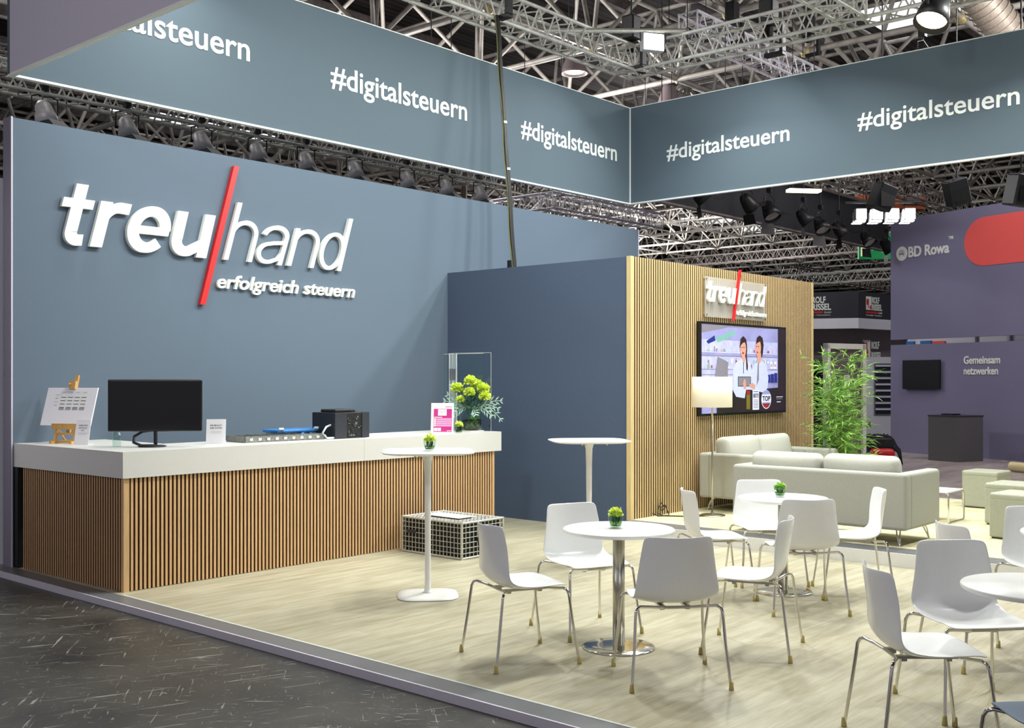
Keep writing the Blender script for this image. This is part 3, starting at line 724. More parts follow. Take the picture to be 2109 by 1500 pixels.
MB().box(-.10, -.02, -.04, .04, .277, .279).box(.03, .05, -.103, -.1, .25, .265).build('top_plate', 'plastic_dark', bx)

# pink notice in a stand
pk = empty('notice_stand', (7.90, 7.95, TOP), 'upright white frame with a pink and white printed notice on the right of the counter', 'sign', rz=math.radians(-52))
w, h_ = .235, .315
lean = .16
def lp(x, z, d=0): return (x, z * lean - d, z)
vs = [lp(-w / 2, 0), lp(w / 2, 0), lp(w / 2, h_), lp(-w / 2, h_)]; vs += [(a, b_ + .008, c) for a, b_, c in vs]
m = MB().add(vs, [(0, 1, 2, 3), (7, 6, 5, 4), (0, 4, 5, 1), (1, 5, 6, 2), (2, 6, 7, 3), (3, 7, 4, 0)]); m.box(-w / 2, w / 2, 0, .08, 0, .004)
m.build('holder', 'card_white', pk)
def prect(m, x0, x1, z0, z1, mi, d): m.add([lp(x0, z0, d), lp(x1, z0, d), lp(x1, z1, d), lp(x0, z1, d)], [(0, 1, 2, 3)], False, mi)
m = MB()
prect(m, -.09, .10, .018, .255, 0, .001); prect(m, -.045, .045, .185, .25, 1, .002)
for i, (a, c) in enumerate([(.140, .158), (.118, .136), (.096, .114), (.074, .092)]): prect(m, -.062, .095, a, c, 2, .002); prect(m, -.085, -.066, a, c, 1, .002)
prect(m, -.085, .0, .165, .172, 1, .002); prect(m, .03, .10, .272, .281, 3, .002); prect(m, -.085, -.05, .026, .06, 1, .002); prect(m, -.045, -.012, .026, .06, 1, .002); prect(m, .05, .095, .026, .032, 1, .002)
prect(m, -.035, .035, .228, .232, 3, .003); prect(m, -.03, .01, .212, .216, 3, .003)
m.build('printed_notice', ['pink', 'card_white', 'pink_light', 'ink_light'], pk)

# bouquet
bq = empty('flower_vase', (8.42, 8.02, TOP), "glass jar vase with lime-green blooms and silvery leaves at the counter's right end", 'vase')
MB().lathe([(0.0000, 0.012), (0.0918, 0.012), (0.1165, 0.037), (0.1254, 0.112), (0.1232, 0.188), (0.1064, 0.231), (0.0829, 0.256), (0.0806, 0.281), (0.0896, 0.294), (0.0862, 0.294), (0.0762, 0.278), (0.0784, 0.254), (0.1008, 0.227), (0.1176, 0.188), (0.1198, 0.112), (0.1109, 0.043), (0.0896, 0.018), (0.0000, 0.018)], 40).build('jar', 'glass', bq)
MB().lathe([(0, .02), (.078, .02), (.097, .035), (.104, .09), (.103, .13), (0, .131)], 32).build('water', 'water', bq)
MB().lathe([(0, 0), (.115, 0), (.122, .006), (.112, .012), (0, .012)], 32, sq=3).build('coaster', 'pebble', bq)
m = MB()
for i in range(44):
    a = random.uniform(0, 2 * PI); q = random.uniform(.02, .085); z0 = random.uniform(.02, .15)
    c = Vector((q * math.cos(a), q * math.sin(a), z0)); d = Vector((random.uniform(-1, 1), random.uniform(-1, 1), random.uniform(.2, 1.4))).normalized() * .055
    s_ = d.cross(Vector((random.uniform(-1, 1), random.uniform(-1, 1), .3))).normalized() * .018
    e_ = c + d
    if math.hypot(e_.x, e_.y) > .095: continue
    m.add([c, c + d * .5 + s_, c + d, c + d * .5 - s_], [(0, 1, 2, 3)])
m.build('leaves_in_water', 'leaf_mid', bq)['kind'] = 'stuff'
RV = Vector((.6622, -.7493, 0)); UV = Vector((0, 0, 1)); FV = Vector((.7493, .6622, 0))
def vpt(px, py, d=0):   # offset from the vase measured on its picture: px right, py above the counter (metres)
    return RV * px + UV * py - FV * d
heads = [(-.01, .535, .03, .075), (.055, .50, -.02, .07), (.125, .455, .03, .075), (-.155, .46, .02, .075), (-.02, .42, .10, .065), (.14, .375, .06, .07), (-.12, .345, .08, .05)]
for px, py, d, r_ in heads:
    c = vpt(px, py, d); m = MB(); petals(m, c, r_, 110, 1, flat=.8, wd=.36); m.build('bloom', 'flower_green', bq)
    MB().tube([c * .98, (c.x * .35, c.y * .35, .24), (c.x * -.15, c.y * -.15, .05)], .0035, 6).build('stem', 'leaf_dark', bq)
m = MB()
for i in range(150):
    a = random.uniform(0, 2 * PI); q = random.uniform(.01, .12); z0 = random.uniform(.22, .44)
    c = Vector((q * math.cos(a), q * math.sin(a), z0)); d = Vector((math.cos(a), math.sin(a), random.uniform(-.2, 1.2))).normalized() * random.uniform(.04, .075)
    s_ = d.cross(Vector((0, 0, 1))).normalized() * .013
    m.add([c, c + d * .5 + s_, c + d, c + d * .5 - s_], [(0, 1, 2, 3)])
o = m.build('foliage', 'leaf_dark', bq); o['kind'] = 'stuff'
def frond(tip, base=(0, .25), n=6, wd=.05):
    m = MB(); b0 = vpt(base[0], base[1], 0); t0 = vpt(tip[0], tip[1], tip[2]); mid = (b0 + t0) / 2 + Vector((0, 0, tip[3]))
    P = [b0 * (1 - s) ** 2 + mid * 2 * s * (1 - s) + t0 * s * s for s in [i / 12 for i in range(13)]]
    m.tube(P, .003, 5)
    for i in range(3, 12, 2):
        for s_ in (-1, 1):
            t = (P[i + 1] - P[i - 1]).normalized(); side = t.cross(FV).normalized() * s_
            L_ = wd * math.sin(PI * (i / 13)) * 1.3 + .02; d = (t * .85 + side * .75).normalized()
            w_ = t.cross(d).cross(d).normalized() * .008
            a0 = P[i]; m.add([a0, a0 + d * L_ * .5 + w_, a0 + d * L_, a0 + d * L_ * .5 - w_], [(0, 1, 2, 3)])
    m.build('silver_frond', 'leaf_grey', bq)
for t in [(-.36, .22, .05, .06), (-.34, .17, .1, .09), (-.27, .40, 0, .02), (-.30, .33, .05, .03), (.33, .33, .02, .05), (.30, .24, .1, .09), (.33, .11, .08, .16), (-.22, .52, -.03, .02), (-.20, .17, .12, .08), (.22, .16, .14, .1), (.05, .18, .16, .05)]:
    frond(t)

# acrylic display
ac = empty('clear_display', (8.58, 8.2, TOP), 'tall clear acrylic display case with white printed strips, behind the bouquet', 'display')
put(MB().box(8.572, 8.578, 7.88, 8.50, TOP + .001, TOP + .85).build('front_pane', 'acrylic'), ac)
put(MB().box(8.47, 8.476, 7.90, 8.50, TOP + .001, TOP + .84).build('back_pane', 'acrylic'), ac)
m = MB()
for a, c in (((8.57, 7.876, TOP + .001), (8.57, 7.876, TOP + .85)), ((8.57, 7.88, TOP + .85), (8.57, 8.5, TOP + .85)), ((8.473, 7.9, TOP + .84), (8.473, 8.5, TOP + .84))): m.tube([a, c], .0022, 6)
put(m.build('polished_edge', 'pale_trim'), ac)
for a in (8.40, 8.462):
    put(MB().box(8.572, 8.582, a, a + .055, TOP + .001, TOP + .85).build('white_strip', 'card_white'), ac)
m = MB()
for i in range(3):
    for j in range(7): m.box(8.566, 8.571, 8.405 + .012 + i * .032, 8.405 + .034 + i * .032, TOP + .56 + j * .018, TOP + .571 + j * .018, 0)
put(m.build('strip_print', 'stand_brown'), ac)
put(MB().box(8.566, 8.572, 7.89, 7.90, TOP + .04, TOP + .07).build('latch', 'chrome'), ac)

# ================================================================== CRATE
cr = empty('transport_crate', (7.08, 6.87, 0), 'low metal mesh transport crate standing against the slatted counter', 'crate')
X0, X1, Y0, Y1, Z1 = 0, .56, 0, .79, .345
MB().box(.02, .54, .02, .77, .008, .33).build('dark_contents', 'crate_dark', cr)
m = MB(); r_ = .012
for (a, b_) in [((X0, Y0), (X0, Y1)), ((X1, Y0), (X1, Y1)), ((X0, Y0), (X1, Y0)), ((X0, Y1), (X1, Y1))]:
    for z in (.012, Z1 - .01): m.tube([(a[0], a[1], z), (b_[0], b_[1], z)], .012, 4)
for a in (X0, X1):
    for b_ in (Y0, Y1): m.tube([(a, b_, 0), (a, b_, Z1)], .013, 4)
m.build('edge_frame', 'grating', cr)
def grid(name, fn, nu, nv):
    m = MB()
    for i in range(nu + 1): m.tube([fn(i / nu, 0), fn(i / nu, 1)], .0038, 4, False)
    for j in range(nv + 1): m.tube([fn(0, j / nv), fn(1, j / nv)], .0038, 4, False)
    m.build(name, 'grating', cr)
grid('mesh_side', lambda s, t: (-.004, s * .79, .01 + t * .33), 17, 7)
grid('mesh_side', lambda s, t: (s * .56, -.004, .01 + t * .33), 11, 7)
grid('mesh_side', lambda s, t: (.564, s * .79, .01 + t * .33), 17, 7)
grid('mesh_side', lambda s, t: (s * .56, .794, .01 + t * .33), 11, 7)
grid('mesh_lid', lambda s, t: (s * .56, t * .79, .342), 11, 17)
MB().box(.20, .30, -.012, -.004, .15, .19).box(.235, .265, -.02, -.01, .13, .17).build('latch', 'plastic_black', cr)
MB().box(-.010, -.004, .60, .72, .19, .22).build('name_plate', 'plastic_dark', cr)
sh = MB().box(7.20, 7.42, 7.02, 7.50, .3555, .358).build('paper_sheet', 'card_white'); tag(sh, 'white sheet of paper lying on the mesh crate', 'paper')

# ================================================================== LOUNGE
LZ = .125
def sofa(label, origin, rz, width, depth, cush, lean=.24):
    """local: x along the width, y forward (front at +y), back at y=0"""
    root = empty('sofa', origin, label, 'sofa', 'beige two-seat sofas', rz)
    rbox('back', (width, .14, .52), .035, 'fabric_beige', root, (0, .07, .41))
    for s_ in (-1, 1): rbox('armrest', (.14, depth - .13, .52), .035, 'fabric_beige', root, (s_ * (width / 2 - .07), (depth + .11) / 2, .41))
    rbox('seat_base', (width - .26, depth - .14, .16), .02, 'fabric_beige', root, (0, (depth + .12) / 2, .23))
    for s_ in (-1, 1):
        w = (width - .29) / 2
        rbox('seat_cushion', (w, depth - .16, .15), .04, 'fabric_cushion', root, (s_ * (w / 2 + .003), (depth + .14) / 2, .385), puff=0)
        rbox('back_cushion', (w, .17, .38), .07, 'fabric_cushion', root, (s_ * (w / 2 + .01) + cush[0], .235, .615 + cush[1] + (.008 if s_ > 0 else 0)), (lean, 0, random.uniform(-.03, .03)), puff=.035)
    for sx in (-1, 1):
        for yy, dy in ((.10, -.05), (depth - .10, .05)):
            m = MB(); x_ = sx * (width / 2 - .13)
            for e_ in (-.018, .018): m.tube([(x_ + e_ * 1.0, yy - dy, .15), (x_ + sx * .02 + e_ * .8, yy, .10), (x_ + sx * .045, yy + dy * .6, .0)], .007, 8)
            m.box(x_ - .04, x_ + .04, yy - dy - .04, yy - dy + .04, .146, .152)
            m.build('leg', 'chrome', root)
    return root
sofa('beige two-seat sofa seen from behind, nearer of the two', (9.66, 4.68, LZ), math.radians(-90), 1.78, .86, (0, 0))
sofa('beige two-seat sofa with its back against the slatted wall under the big screen', (11.82, 6.72, LZ), math.radians(180), 1.86, .88, (0, .04), .20)

fl = empty('floor_lamp', (10.55, 6.33, LZ), 'floor lamp with a cream drum shade and thin steel pole, before the slatted wall', 'lamp')
MB().lathe([(0, 0), (.142, 0), (.145, .006), (.12, .014), (.03, .022), (.012, .04), (0, .04)], 48).build('base', 'steel_brushed', fl)
MB().lathe([(0, .03), (.0115, .03), (.0115, .62), (.010, .63), (.010, 1.36), (0, 1.36)], 14).build('pole', 'steel_brushed', fl)
m = MB().lathe([(.218, 1.215), (.221, 1.215), (.221, 1.555), (.218, 1.555)], 48); m.lathe([(.218, 1.545), (.218, 1.225)], 48)
m.build('lamp_shade', 'lamp_shade', fl)
m = MB().tube([(-.218, 0, 1.50), (.218, 0, 1.50)], .003, 6).tube([(0, -.218, 1.50), (0, .218, 1.50)], .003, 6).tube([(0, 0, 1.35), (0, 0, 1.51)], .006, 8); m.build('shade_spider', 'steel_brushed', fl)
MB().lathe([(0, 1.36), (.02, 1.37), (.03, 1.41), (.02, 1.45), (0, 1.46)], 16).build('bulb', 'white_top', fl)
m = MB().tube([(10.44, 6.33, LZ + .006), (10.25, 6.5, LZ + .006), (10.12, 6.7, LZ + .008), (10.10, 6.76, LZ + .03), (10.14, 6.77, LZ + .10), (10.20, 6.77, LZ + .14), (10.24, 6.76, LZ + .08), (10.18, 6.75, LZ + .05), (10.12, 6.74, LZ + .09), (10.22, 6.74, LZ + .12), (10.26, 6.72, LZ + .02), (10.18, 6.66, LZ + .008), (10.05, 6.72, LZ + .01), (10.0, 6.76, LZ + .04)], .006, 6)
tag(m.build('power_cable', 'cable_black'), 'tangled dark power cable at the foot of the slatted wall', 'cable')

# television
tv = empty('wall_television', (12.02, 6.80, 1.22), 'large wall-mounted television showing two women in white coats', 'television')
put(MB().box(10.955, 13.09, 6.735, 6.785, 1.215, 2.335).build('casing', 'monitor_black'), tv)
put(MB().box(11.3, 12.7, 6.785, 6.80, 1.5, 2.1).build('wall_mount', 'plastic_black'), tv)
TX0, TX1, TZ0, TZ1, TY = 10.985, 13.06, 1.245, 2.305, 6.7345
MATS = ['scr_lav', 'scr_pale', 'scr_white', 'scr_coat', 'scr_grey', 'scr_dark', 'scr_hair', 'scr_skin', 'scr_blue', 'scr_teal', 'scr_red', 'scr_gold']
mi_ = {n: i for i, n in enumerate(MATS)}
m = MB(); lay = [0]
def S(pts, mt):
    lay[0] += 1; y = TY - .00008 * lay[0]
    vs = [(TX0 + (TX1 - TX0) * a, y, TZ1 - (TZ1 - TZ0) * b_) for a, b_ in pts]
    m.add(vs, [tuple(range(len(vs)))[::-1]], False, mi_[mt])
def SR(x0, y0, x1, y1, mt): S([(x0, y0), (x1, y0), (x1, y1), (x0, y1)], mt)
def SE(cx, cy, rx, ry, mt, n=24): S([(cx + rx * math.cos(2 * PI * i / n), cy + ry * math.sin(2 * PI * i / n)) for i in range(n)], mt)
SR(0, 0, 1, 1, 'scr_lav'); S([(0, 0), (1, 0), (.3, .02), (0, .10)], 'scr_grey'); SR(0, .17, .90, .30, 'scr_pale'); SR(.0, .36, .9, .60, 'scr_pale')
random.seed(3)
S([(.14, .16), (.36, .05), (.38, .10), (.18, .20)], 'scr_teal'); S([(.05, .19), (.14, .12), (.15, .18), (.07, .22)], 'scr_blue')
for sh_ in (.305, .345, .50, .56): SR(.0, sh_, .90, sh_ + .008, 'scr_grey' if sh_ > .33 else 'scr_white')
for i in range(70):
    x_ = random.uniform(.02, .86); b_ = random.choice([.30, .43, .49]); hh = random.uniform(.02, .06)
    SR(x_, b_ - hh, x_ + random.uniform(.008, .02), b_, random.choice(['scr_white', 'scr_skin', 'scr_white', 'scr_teal', 'scr_grey', 'scr_pale', 'scr_red']))
S([(.90, 0), (1, 0), (1, 1), (.90, 1)], 'scr_dark')
for i in range(2):
    SR(.80 + i * .05, .40, .83 + i * .05, .49, 'scr_white'); SE(.815 + i * .05, .45, .010, .02, 'scr_skin')
for i in range(3): SR(.76 + i * .045, .565 - .012 * i, .80 + i * .045, .66, 'scr_blue')
S([(.14, .60), (.17, .36), (.29, .42), (.28, .65), (.16, .65)], 'scr_grey')
S([(0, .66), (.14, .64), (.15, 1), (0, 1)], 'scr_lav')
S([(.16, .80), (.40, .72), (.60, .74), (.90, .72), (.90, 1), (.16, 1)], 'scr_dark')
# second woman (right)
S([(.555, .74), (.56, .52), (.60, .44), (.655, .40), (.70, .40), (.75, .45), (.775, .60), (.765, .72), (.72, .78)], 'scr_coat')
S([(.615, .20), (.63, .12), (.665, .09), (.70, .12), (.715, .20), (.705, .30), (.69, .36), (.67, .33)], 'scr_hair')
SE(.645, .24, .036, .10, 'scr_skin'); S([(.635, .30), (.68, .30), (.685, .40), (.65, .44), (.635, .38)], 'scr_skin'); S([(.615, .2), (.63, .13), (.665, .10), (.69, .13), (.66, .17), (.64, .18)], 'scr_hair')
S([(.64, .42), (.655, .42), (.655, .62), (.625, .70)], 'scr_grey')
# first woman (left)
S([(.34, .74), (.345, .50), (.38, .42), (.44, .38), (.50, .38), (.55, .43), (.57, .54), (.56, .74)], 'scr_coat')
S([(.42, .24), (.435, .14), (.465, .11), (.50, .15), (.51, .24), (.505, .33), (.52, .46), (.515, .52), (.50, .50), (.495, .36)], 'scr_hair')
SE(.463, .265, .034, .10, 'scr_skin'); S([(.45, .33), (.485, .33), (.49, .39), (.47, .45), (.45, .39)], 'scr_skin'); S([(.42, .24), (.44, .15), (.465, .13), (.49, .18), (.46, .19), (.435, .22)], 'scr_hair')
SR(.463, .42, .470, .55, 'scr_hair')
for cx, cy in ((.448, .245), (.472, .245), (.626, .225), (.648, .225)): SE(cx, cy, .006, .006, 'scr_hair', 10)
SE(.462, .31, .012, .010, 'scr_red', 12); SE(.634, .295, .010, .008, 'scr_red', 12)
S([(.34, .74), (.40, .70), (.50, .72), (.48, .84), (.38, .82)], 'scr_coat')
SR(.40, .585, .555, .70, 'scr_hair'); SR(.406, .592, .549, .692, 'scr_grey'); S([(.46, .66), (.475, .61), (.49, .63), (.50, .72), (.47, .74)], 'scr_skin'); S([(.53, .68), (.58, .66), (.61, .69), (.60, .74), (.54, .71)], 'scr_skin')
# badges
SR(.50, .75, .545, .97, 'scr_gold'); SR(.50, .75, .545, .80, 'scr_red')
SR(.575, .745, .655, .98, 'scr_white'); 
for k in range(6): SR(.585, .86 + k * .018, .645, .868 + k * .018, 'scr_grey')
SR(.585, .76, .645, .768, 'scr_blue')
SE(.745, .86, .062, .115, 'scr_white'); SE(.745, .86, .056, .105, 'scr_red'); SE(.745, .80, .050, .05, 'scr_lav'); SR(.688, .80, .802, .905, 'scr_white')
for k in range(2): SR(.70, .895 + k * .012, .79, .90 + k * .012, 'scr_blue')
SR(.875, .83, .96, .838, 'scr_white'); SR(.875, .855, .95, .862, 'scr_grey'); SR(.88, .89, .93, .90, 'scr_white')
put(m.build('screen_picture', MATS), tv)
text('screen_text', 'TOP', 'scr_hair', tv, (TX0 + (TX1 - TX0) * .695, TY - .012, TZ1 - (TZ1 - TZ0) * .88), (1, 0, 0), .205, .065, .0005, offset=.03)
text('screen_text', 'BESTE', 'scr_hair', tv, (TX0 + (TX1 - TX0) * .582, TY - .012, TZ1 - (TZ1 - TZ0) * .835), (1, 0, 0), .135, .05, .0005, offset=.02)
random.seed(11)
# coffee side table
st = empty('side_table', (11.82, 4.33, LZ), 'low white side table on a chrome sled frame beside the nearer sofa', 'table')
rbox('tabletop', (.46, .46, .018), .006, 'white_top', st, (0, 0, .33))
for s_ in (-1, 1):
    P = [(-.20, s_ * .20, .318), (-.225, s_ * .225, .312), (-.235, s_ * .235, .29), (-.235, s_ * .235, .03), (-.225, s_ * .235, .012), (-.20, s_ * .235, .009), (.20, s_ * .235, .009), (.225, s_ * .235, .012), (.235, s_ * .235, .03), (.235, s_ * .235, .29), (.225, s_ * .225, .312), (.20, s_ * .20, .318)]
    MB().tube(P, .009, 8).build('sled_leg', 'chrome', st)
MB().tube([(0, -.2, .316), (0, .2, .316)], .008, 8).build('crossbar', 'chrome', st)
def ottoman(loc, rz, d, lb):
    r0 = empty('ottoman', loc, lb, 'ottoman', 'square beige ottomans', rz)
    rbox('upholstered_body', (d[0], d[1], d[2] - .06), .02, 'leather_beige', r0, (0, 0, (d[2] - .06) / 2 + .012)); rbox('seat_pad', (d[0] + .004, d[1] + .004, .07), .026, 'leather_beige', r0, (0, 0, d[2] - .035))
    MB().box(-d[0] / 2 + .02, d[0] / 2 - .02, -d[1] / 2 + .02, d[1] / 2 - .02, 0, .013).build('plinth', 'plastic_black', r0)
ottoman((13.43, 4.30, LZ), math.radians(-4), (.42, .42, .44), 'square beige ottoman farthest back, by the plastic-covered floor')
ottoman((12.02, 3.46, LZ), math.radians(-3), (.46, .66, .44), 'square beige ottoman half hidden behind the nearest one at the right edge')
ottoman((11.02, 3.14, LZ), math.radians(-6), (.46, .56, .44), 'nearest square beige ottoman at the right edge')

# bamboo
bb = empty('bamboo_plant', (12.98, 5.95, LZ), 'tall leafy bamboo plant behind the sofas at the end of the slatted wall', 'plant')
MB().lathe([(0, 0), (.14, 0), (.17, .28), (.16, .28), (.13, .24), (0, .24)], 28).build('pot', 'plastic_dark', bb)
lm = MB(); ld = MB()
def leaf(m, p, d, L_, w):
    d = d.normalized(); s_ = d.cross(Vector((0, 0, 1))); s_ = (s_.normalized() if s_.length > .01 else Vector((1, 0, 0))) * w
    s_ = s_ * math.cos(.6) + Vector((0, 0, w * random.uniform(-.6, .6)))
    p = Vector(p); m.add([p, p + d * L_ * .35 + s_, p + d * L_ + Vector((0, 0, -L_ * .18)), p + d * L_ * .35 - s_], [(0, 1, 2, 3)])
for i in range(15):
    a = random.uniform(0, 2 * PI); tilt = random.uniform(.05, .32); hh = random.uniform(1.15, 1.88)
    d = Vector((math.cos(a) * tilt, math.sin(a) * tilt * .6, 1))
    b0 = Vector((math.cos(a) * .05, math.sin(a) * .05, .2))
    P = [b0 + Vector((d.x * (s * hh) ** 1.5 * .6, d.y * (s * hh) ** 1.5 * .6, s * (hh - .2))) for s in [j / 10 for j in range(11)]]
    MB().tube(P, [.008 - .005 * j / 10 for j in range(11)], 6).build('cane', 'cane', bb)
    for j in range(2, 11):
        for k in range(4 if j < 9 else 3):
            aa = random.uniform(0, 2 * PI); br_ = Vector((math.cos(aa), math.sin(aa) * .75, random.uniform(-.15, .7))).normalized() * random.uniform(.12, .46) * (1.15 - j * .05)
            q = P[j] + br_; 
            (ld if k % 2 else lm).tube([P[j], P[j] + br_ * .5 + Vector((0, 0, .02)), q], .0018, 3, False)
            for t in range(8):
                pp = P[j] + br_ * (.25 + .11 * t); dd = br_.normalized() + Vector((random.uniform(-.8, .8), random.uniform(-.8, .8), random.uniform(-.5, .4)))
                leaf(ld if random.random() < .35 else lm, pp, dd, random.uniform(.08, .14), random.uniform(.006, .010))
o = lm.build('foliage', 'leaf_bamboo', bb); o['kind'] = 'stuff'
o = ld.build('darker_foliage', 'leaf_bamboo_dark', bb); o['kind'] = 'stuff'  # random share of leaves and twigs in a darker green

# ================================================================== NEIGHBOURING STANDS
# violet stand at the right (turned 20 degrees)
BD = Vector((24.72, 10.06, 0)); DD = Vector((math.cos(math.radians(250)), math.sin(math.radians(250)), 0)); NN = Vector((DD.y, -DD.x, 0)); NN = NN if NN.dot(Vector((-1, -.5, 0))) > 0 else -NN
ang = math.atan2(DD.y, DD.x)
vs_ = empty('violet_stand_wall', BD, 'violet stand wall with two-line white German lettering in the right background', 'wall', rz=ang)
# local x along the wall (towards the right of the picture), local y: away from the viewer is +y
MB().box(0, 9, 0, .12, -.06, 2.44).build('panel', 'violet_fabric', vs_)
def ltext(parent, name, t, mt, x, z, w, h_, y=-.001, off=.0, sh=0, base='baseline', depth=.01):
    me = text_data(t, off, .5, sh); xs = [v.co.x for v in me.vertices]; ys = [v.co.y for v in me.vertices]
    x0 = min(xs); sx = w / (max(xs) - x0); yb = 0 if base else min(ys); sz = h_ / (max(ys) - yb)
    for v in me.vertices: v.co = Vector((x + (v.co.x - x0) * sx, y - (v.co.z + .5) * depth, z + (v.co.y - yb) * sz))
    me.materials.clear(); me.materials.append(M[mt]); o = bpy.data.objects.new(name, me); COL.objects.link(o); o.parent = parent
    return o
ltext(vs_, 'lettering', 'Gemeinsam', 'white_letter', 2.02, 1.98, .90, .165, off=.02)
ltext(vs_, 'lettering', 'netzwerken', 'white_letter', 2.02, 1.75, .85, .16, off=.02)
vb = empty('violet_banner', BD + Vector((0, 0, 2.56)), 'violet hanging banner with a white company name, sunburst emblem and a coral rounded shape', 'banner', rz=ang)
MB().box(0, 9, 0, .12, 0, 2.78).build('panel', 'violet_fabric', vb)
ltext(vb, 'lettering', 'BD Rowa', 'white_letter', .52, 1.88, 1.12, .235, off=.025)
ltext(vb, 'lettering', 'TM', 'white_letter', 1.62, 2.16, .12, .07, off=.01)
m = MB(); cx, cz = .33, 1.98
def disk(m, cx, cz, r, mi, y, n=40): m.add([(cx + r * math.cos(2 * PI * i / n), y, cz + r * math.sin(2 * PI * i / n)) for i in range(n)], [tuple(range(n))], False, mi)
disk(m, cx, cz, .165, 0, -.008); disk(m, cx, cz, .150, 0, -.012)
for i in range(11):
    a = PI / 2 + (i - 5) * .46; 
    m.add([(cx + .045 * math.cos(a - .25), -.014, cz + .045 * math.sin(a - .25)), (cx + .125 * math.cos(a), -.014, cz + .125 * math.sin(a)), (cx + .045 * math.cos(a + .25), -.014, cz + .045 * math.sin(a + .25))], [(0, 1, 2)], False, 1)
disk(m, cx, cz - .035, .055, 1, -.0135, 20); disk(m, cx, cz - .075, .055, 0, -.016, 20)
m.build('sunburst_emblem', ['white_letter', 'violet_fabric'], vb)
m = MB(); n = 16; pts = [(2.55 + .52 * math.cos(PI / 2 + PI * i / n), 2.02 + .52 * math.sin(PI / 2 + PI * i / n)) for i in range(n + 1)] + [(5.2, 1.50), (5.2, 2.54)]
m.add([(a, -.008, c) for a, c in pts], [tuple(range(len(pts)))]); m.build('coral_shape', 'coral', vb)
bs = empty('flat_display', BD + DD * .42 + Vector((0, 0, 1.42)), 'switched-off black flat display on the violet wall', 'television', rz=ang)
rbox('casing', (1.03, .05, .66), .006, 'monitor_black', bs, (.52, -.07, .33)); MB().box(.03, 1.01, -.0965, -.0955, .02, .645).build('screen', 'screen_black', bs); MB().box(.2, .8, -.045, 0, .15, .5).build('wall_bracket', 'plastic_black', bs)
pd = empty('podium', BD + DD * 2.22 + NN * .95 + Vector((0, 0, -.06)), 'dark grey box podium standing in front of the violet wall', 'podium', rz=ang)
MB().box(0, .75, -.4, .35, 0, .94).build('body', 'podium_grey', pd); MB().box(-.01, .76, -.41, .36, .94, .96).build('top', 'plastic_dark', pd)
tb = empty('tablet', BD + DD * 2.36 + NN * 1.0 + Vector((0, 0, .90)), 'black tablet lying on the dark podium', 'tablet', rz=ang)
MB().box(0, .28, -.12, .12, .0, .03).build('body', 'monitor_black', tb)
# things glimpsed in the gap between the violet wall and its banner
gp_ = empty('rear_lintel', BD - NN * 2.6 - DD * .6, 'white lintel and supports glimpsed in the gap between the violet wall and banner', 'beam', rz=ang)
MB().box(-1.2, 9.5, 0, .1, 2.2, 3.0).build('lintel', 'stand_white', gp_)
for a in (.9, 1.85, 3.3): MB().box(a, a + .05, -.06, 0, 2.3, 3.0).build('support', 'grey_trim', gp_)
MB().box(-1.2, -.95, -.05, -.01, 2.45, 2.62).box(-.75, -.42, -.05, -.01, 2.45, 2.62).build('blue_graphic', 'blue_plastic', gp_); MB().box(-.38, .0, -.05, -.01, 2.47, 2.60).build('coral_graphic', 'coral', gp_)
# plastic covered floor
ps = MB(); n = 40
P0 = Vector((14.3, -4, 0)); 
for i in range(n):
    for j in range(n):
        pass
vs = []; fs = []
for i in range(n + 1):
    for j in range(n + 1):
        x_ = 14.4 + i * .285; y_ = -5 + j * .375
        lim = 25.5 - (10 - y_) * .36
        vs.append((min(x_, lim), y_, -.044 + .004 * math.sin(i * 2.1 + j) * math.sin(j * 1.7 - i * .6)))
for i in range(n):
    for j in range(n): a = i * (n + 1) + j; fs.append((a, a + n + 1, a + n + 2, a + 1))
tag(ps.add(vs, fs, True).build('floor_covering', 'plastic_sheet'), 'crinkled brownish plastic sheet covering the floor before the violet wall', 'floor covering')
rl = MB().tube([(20.9, 6.25, .05), (20.3, 5.2, .05)], .085, 20).build('cream_roll', 'roll_cream'); tag(rl, 'cream coloured roll lying on the plastic-covered floor', 'roll')

# dark stand with company name, straight behind the slatted wall
def at(u, d, z=0):   # a point at picture column u (metres ahead d)
    F = Vector((.7493, .6622, 0)); R = Vector((.6622, -.7493, 0)); return F * d + R * ((u - 1054.5) / 2224 * d) + Vector((0, 0, z))
A0, A1, A2 = at(1560, 30), at(1768, 29.2), at(1990, 33)
def fascia(p, q, name, label, z0, z1, off, company=True, mt='sign_black'):
    d = (q - p); L_ = d.length; r0 = empty(name, p, label, 'sign', rz=math.atan2(d.y, d.x))
    MB().box(0, L_, 0, .15, z0, z1).build('panel', mt, r0)
    h_ = z1 - z0
    ltext(r0, 'lettering', 'ROLF', 'white_letter', off, z0 + h_ * .60, .36 if company else .36, .17, y=-.002, off=.03); ltext(r0, 'lettering', 'RISSEL', 'white_letter', off, z0 + h_ * .33, .50, .17, y=-.002, off=.03)
    MB().box(off - .30, off + .28, -.01, -.002, z0 + h_ * .20, z0 + h_ * .27).build('red_line', 'red_bar', r0)
    ltext(r0, 'lettering', 'GmbH', 'white_letter', off + .32, z0 + h_ * .20, .18, .05, y=-.002)
    ltext(r0, 'lettering', 'Tresoranlagen - Tresorsysteme', 'white_letter', off - .30, z0 + h_ * .11, .78, .035, y=-.002)
    MB().box(off - .30, off - .03, -.008, -.002, z0 + h_ * .33, z0 + h_ * .84).build('white_mark', 'white_letter', r0)
    MB().box(off - .28, off - .17, -.012, -.008, z0 + h_ * .52, z0 + h_ * .74).box(off - .20, off - .17, -.012, -.008, z0 + h_ * .40, z0 + h_ * .74).box(off - .12, off - .05, -.012, -.008, z0 + h_ * .36, z0 + h_ * .5).build('red_mark', 'red_bar', r0)
    return r0
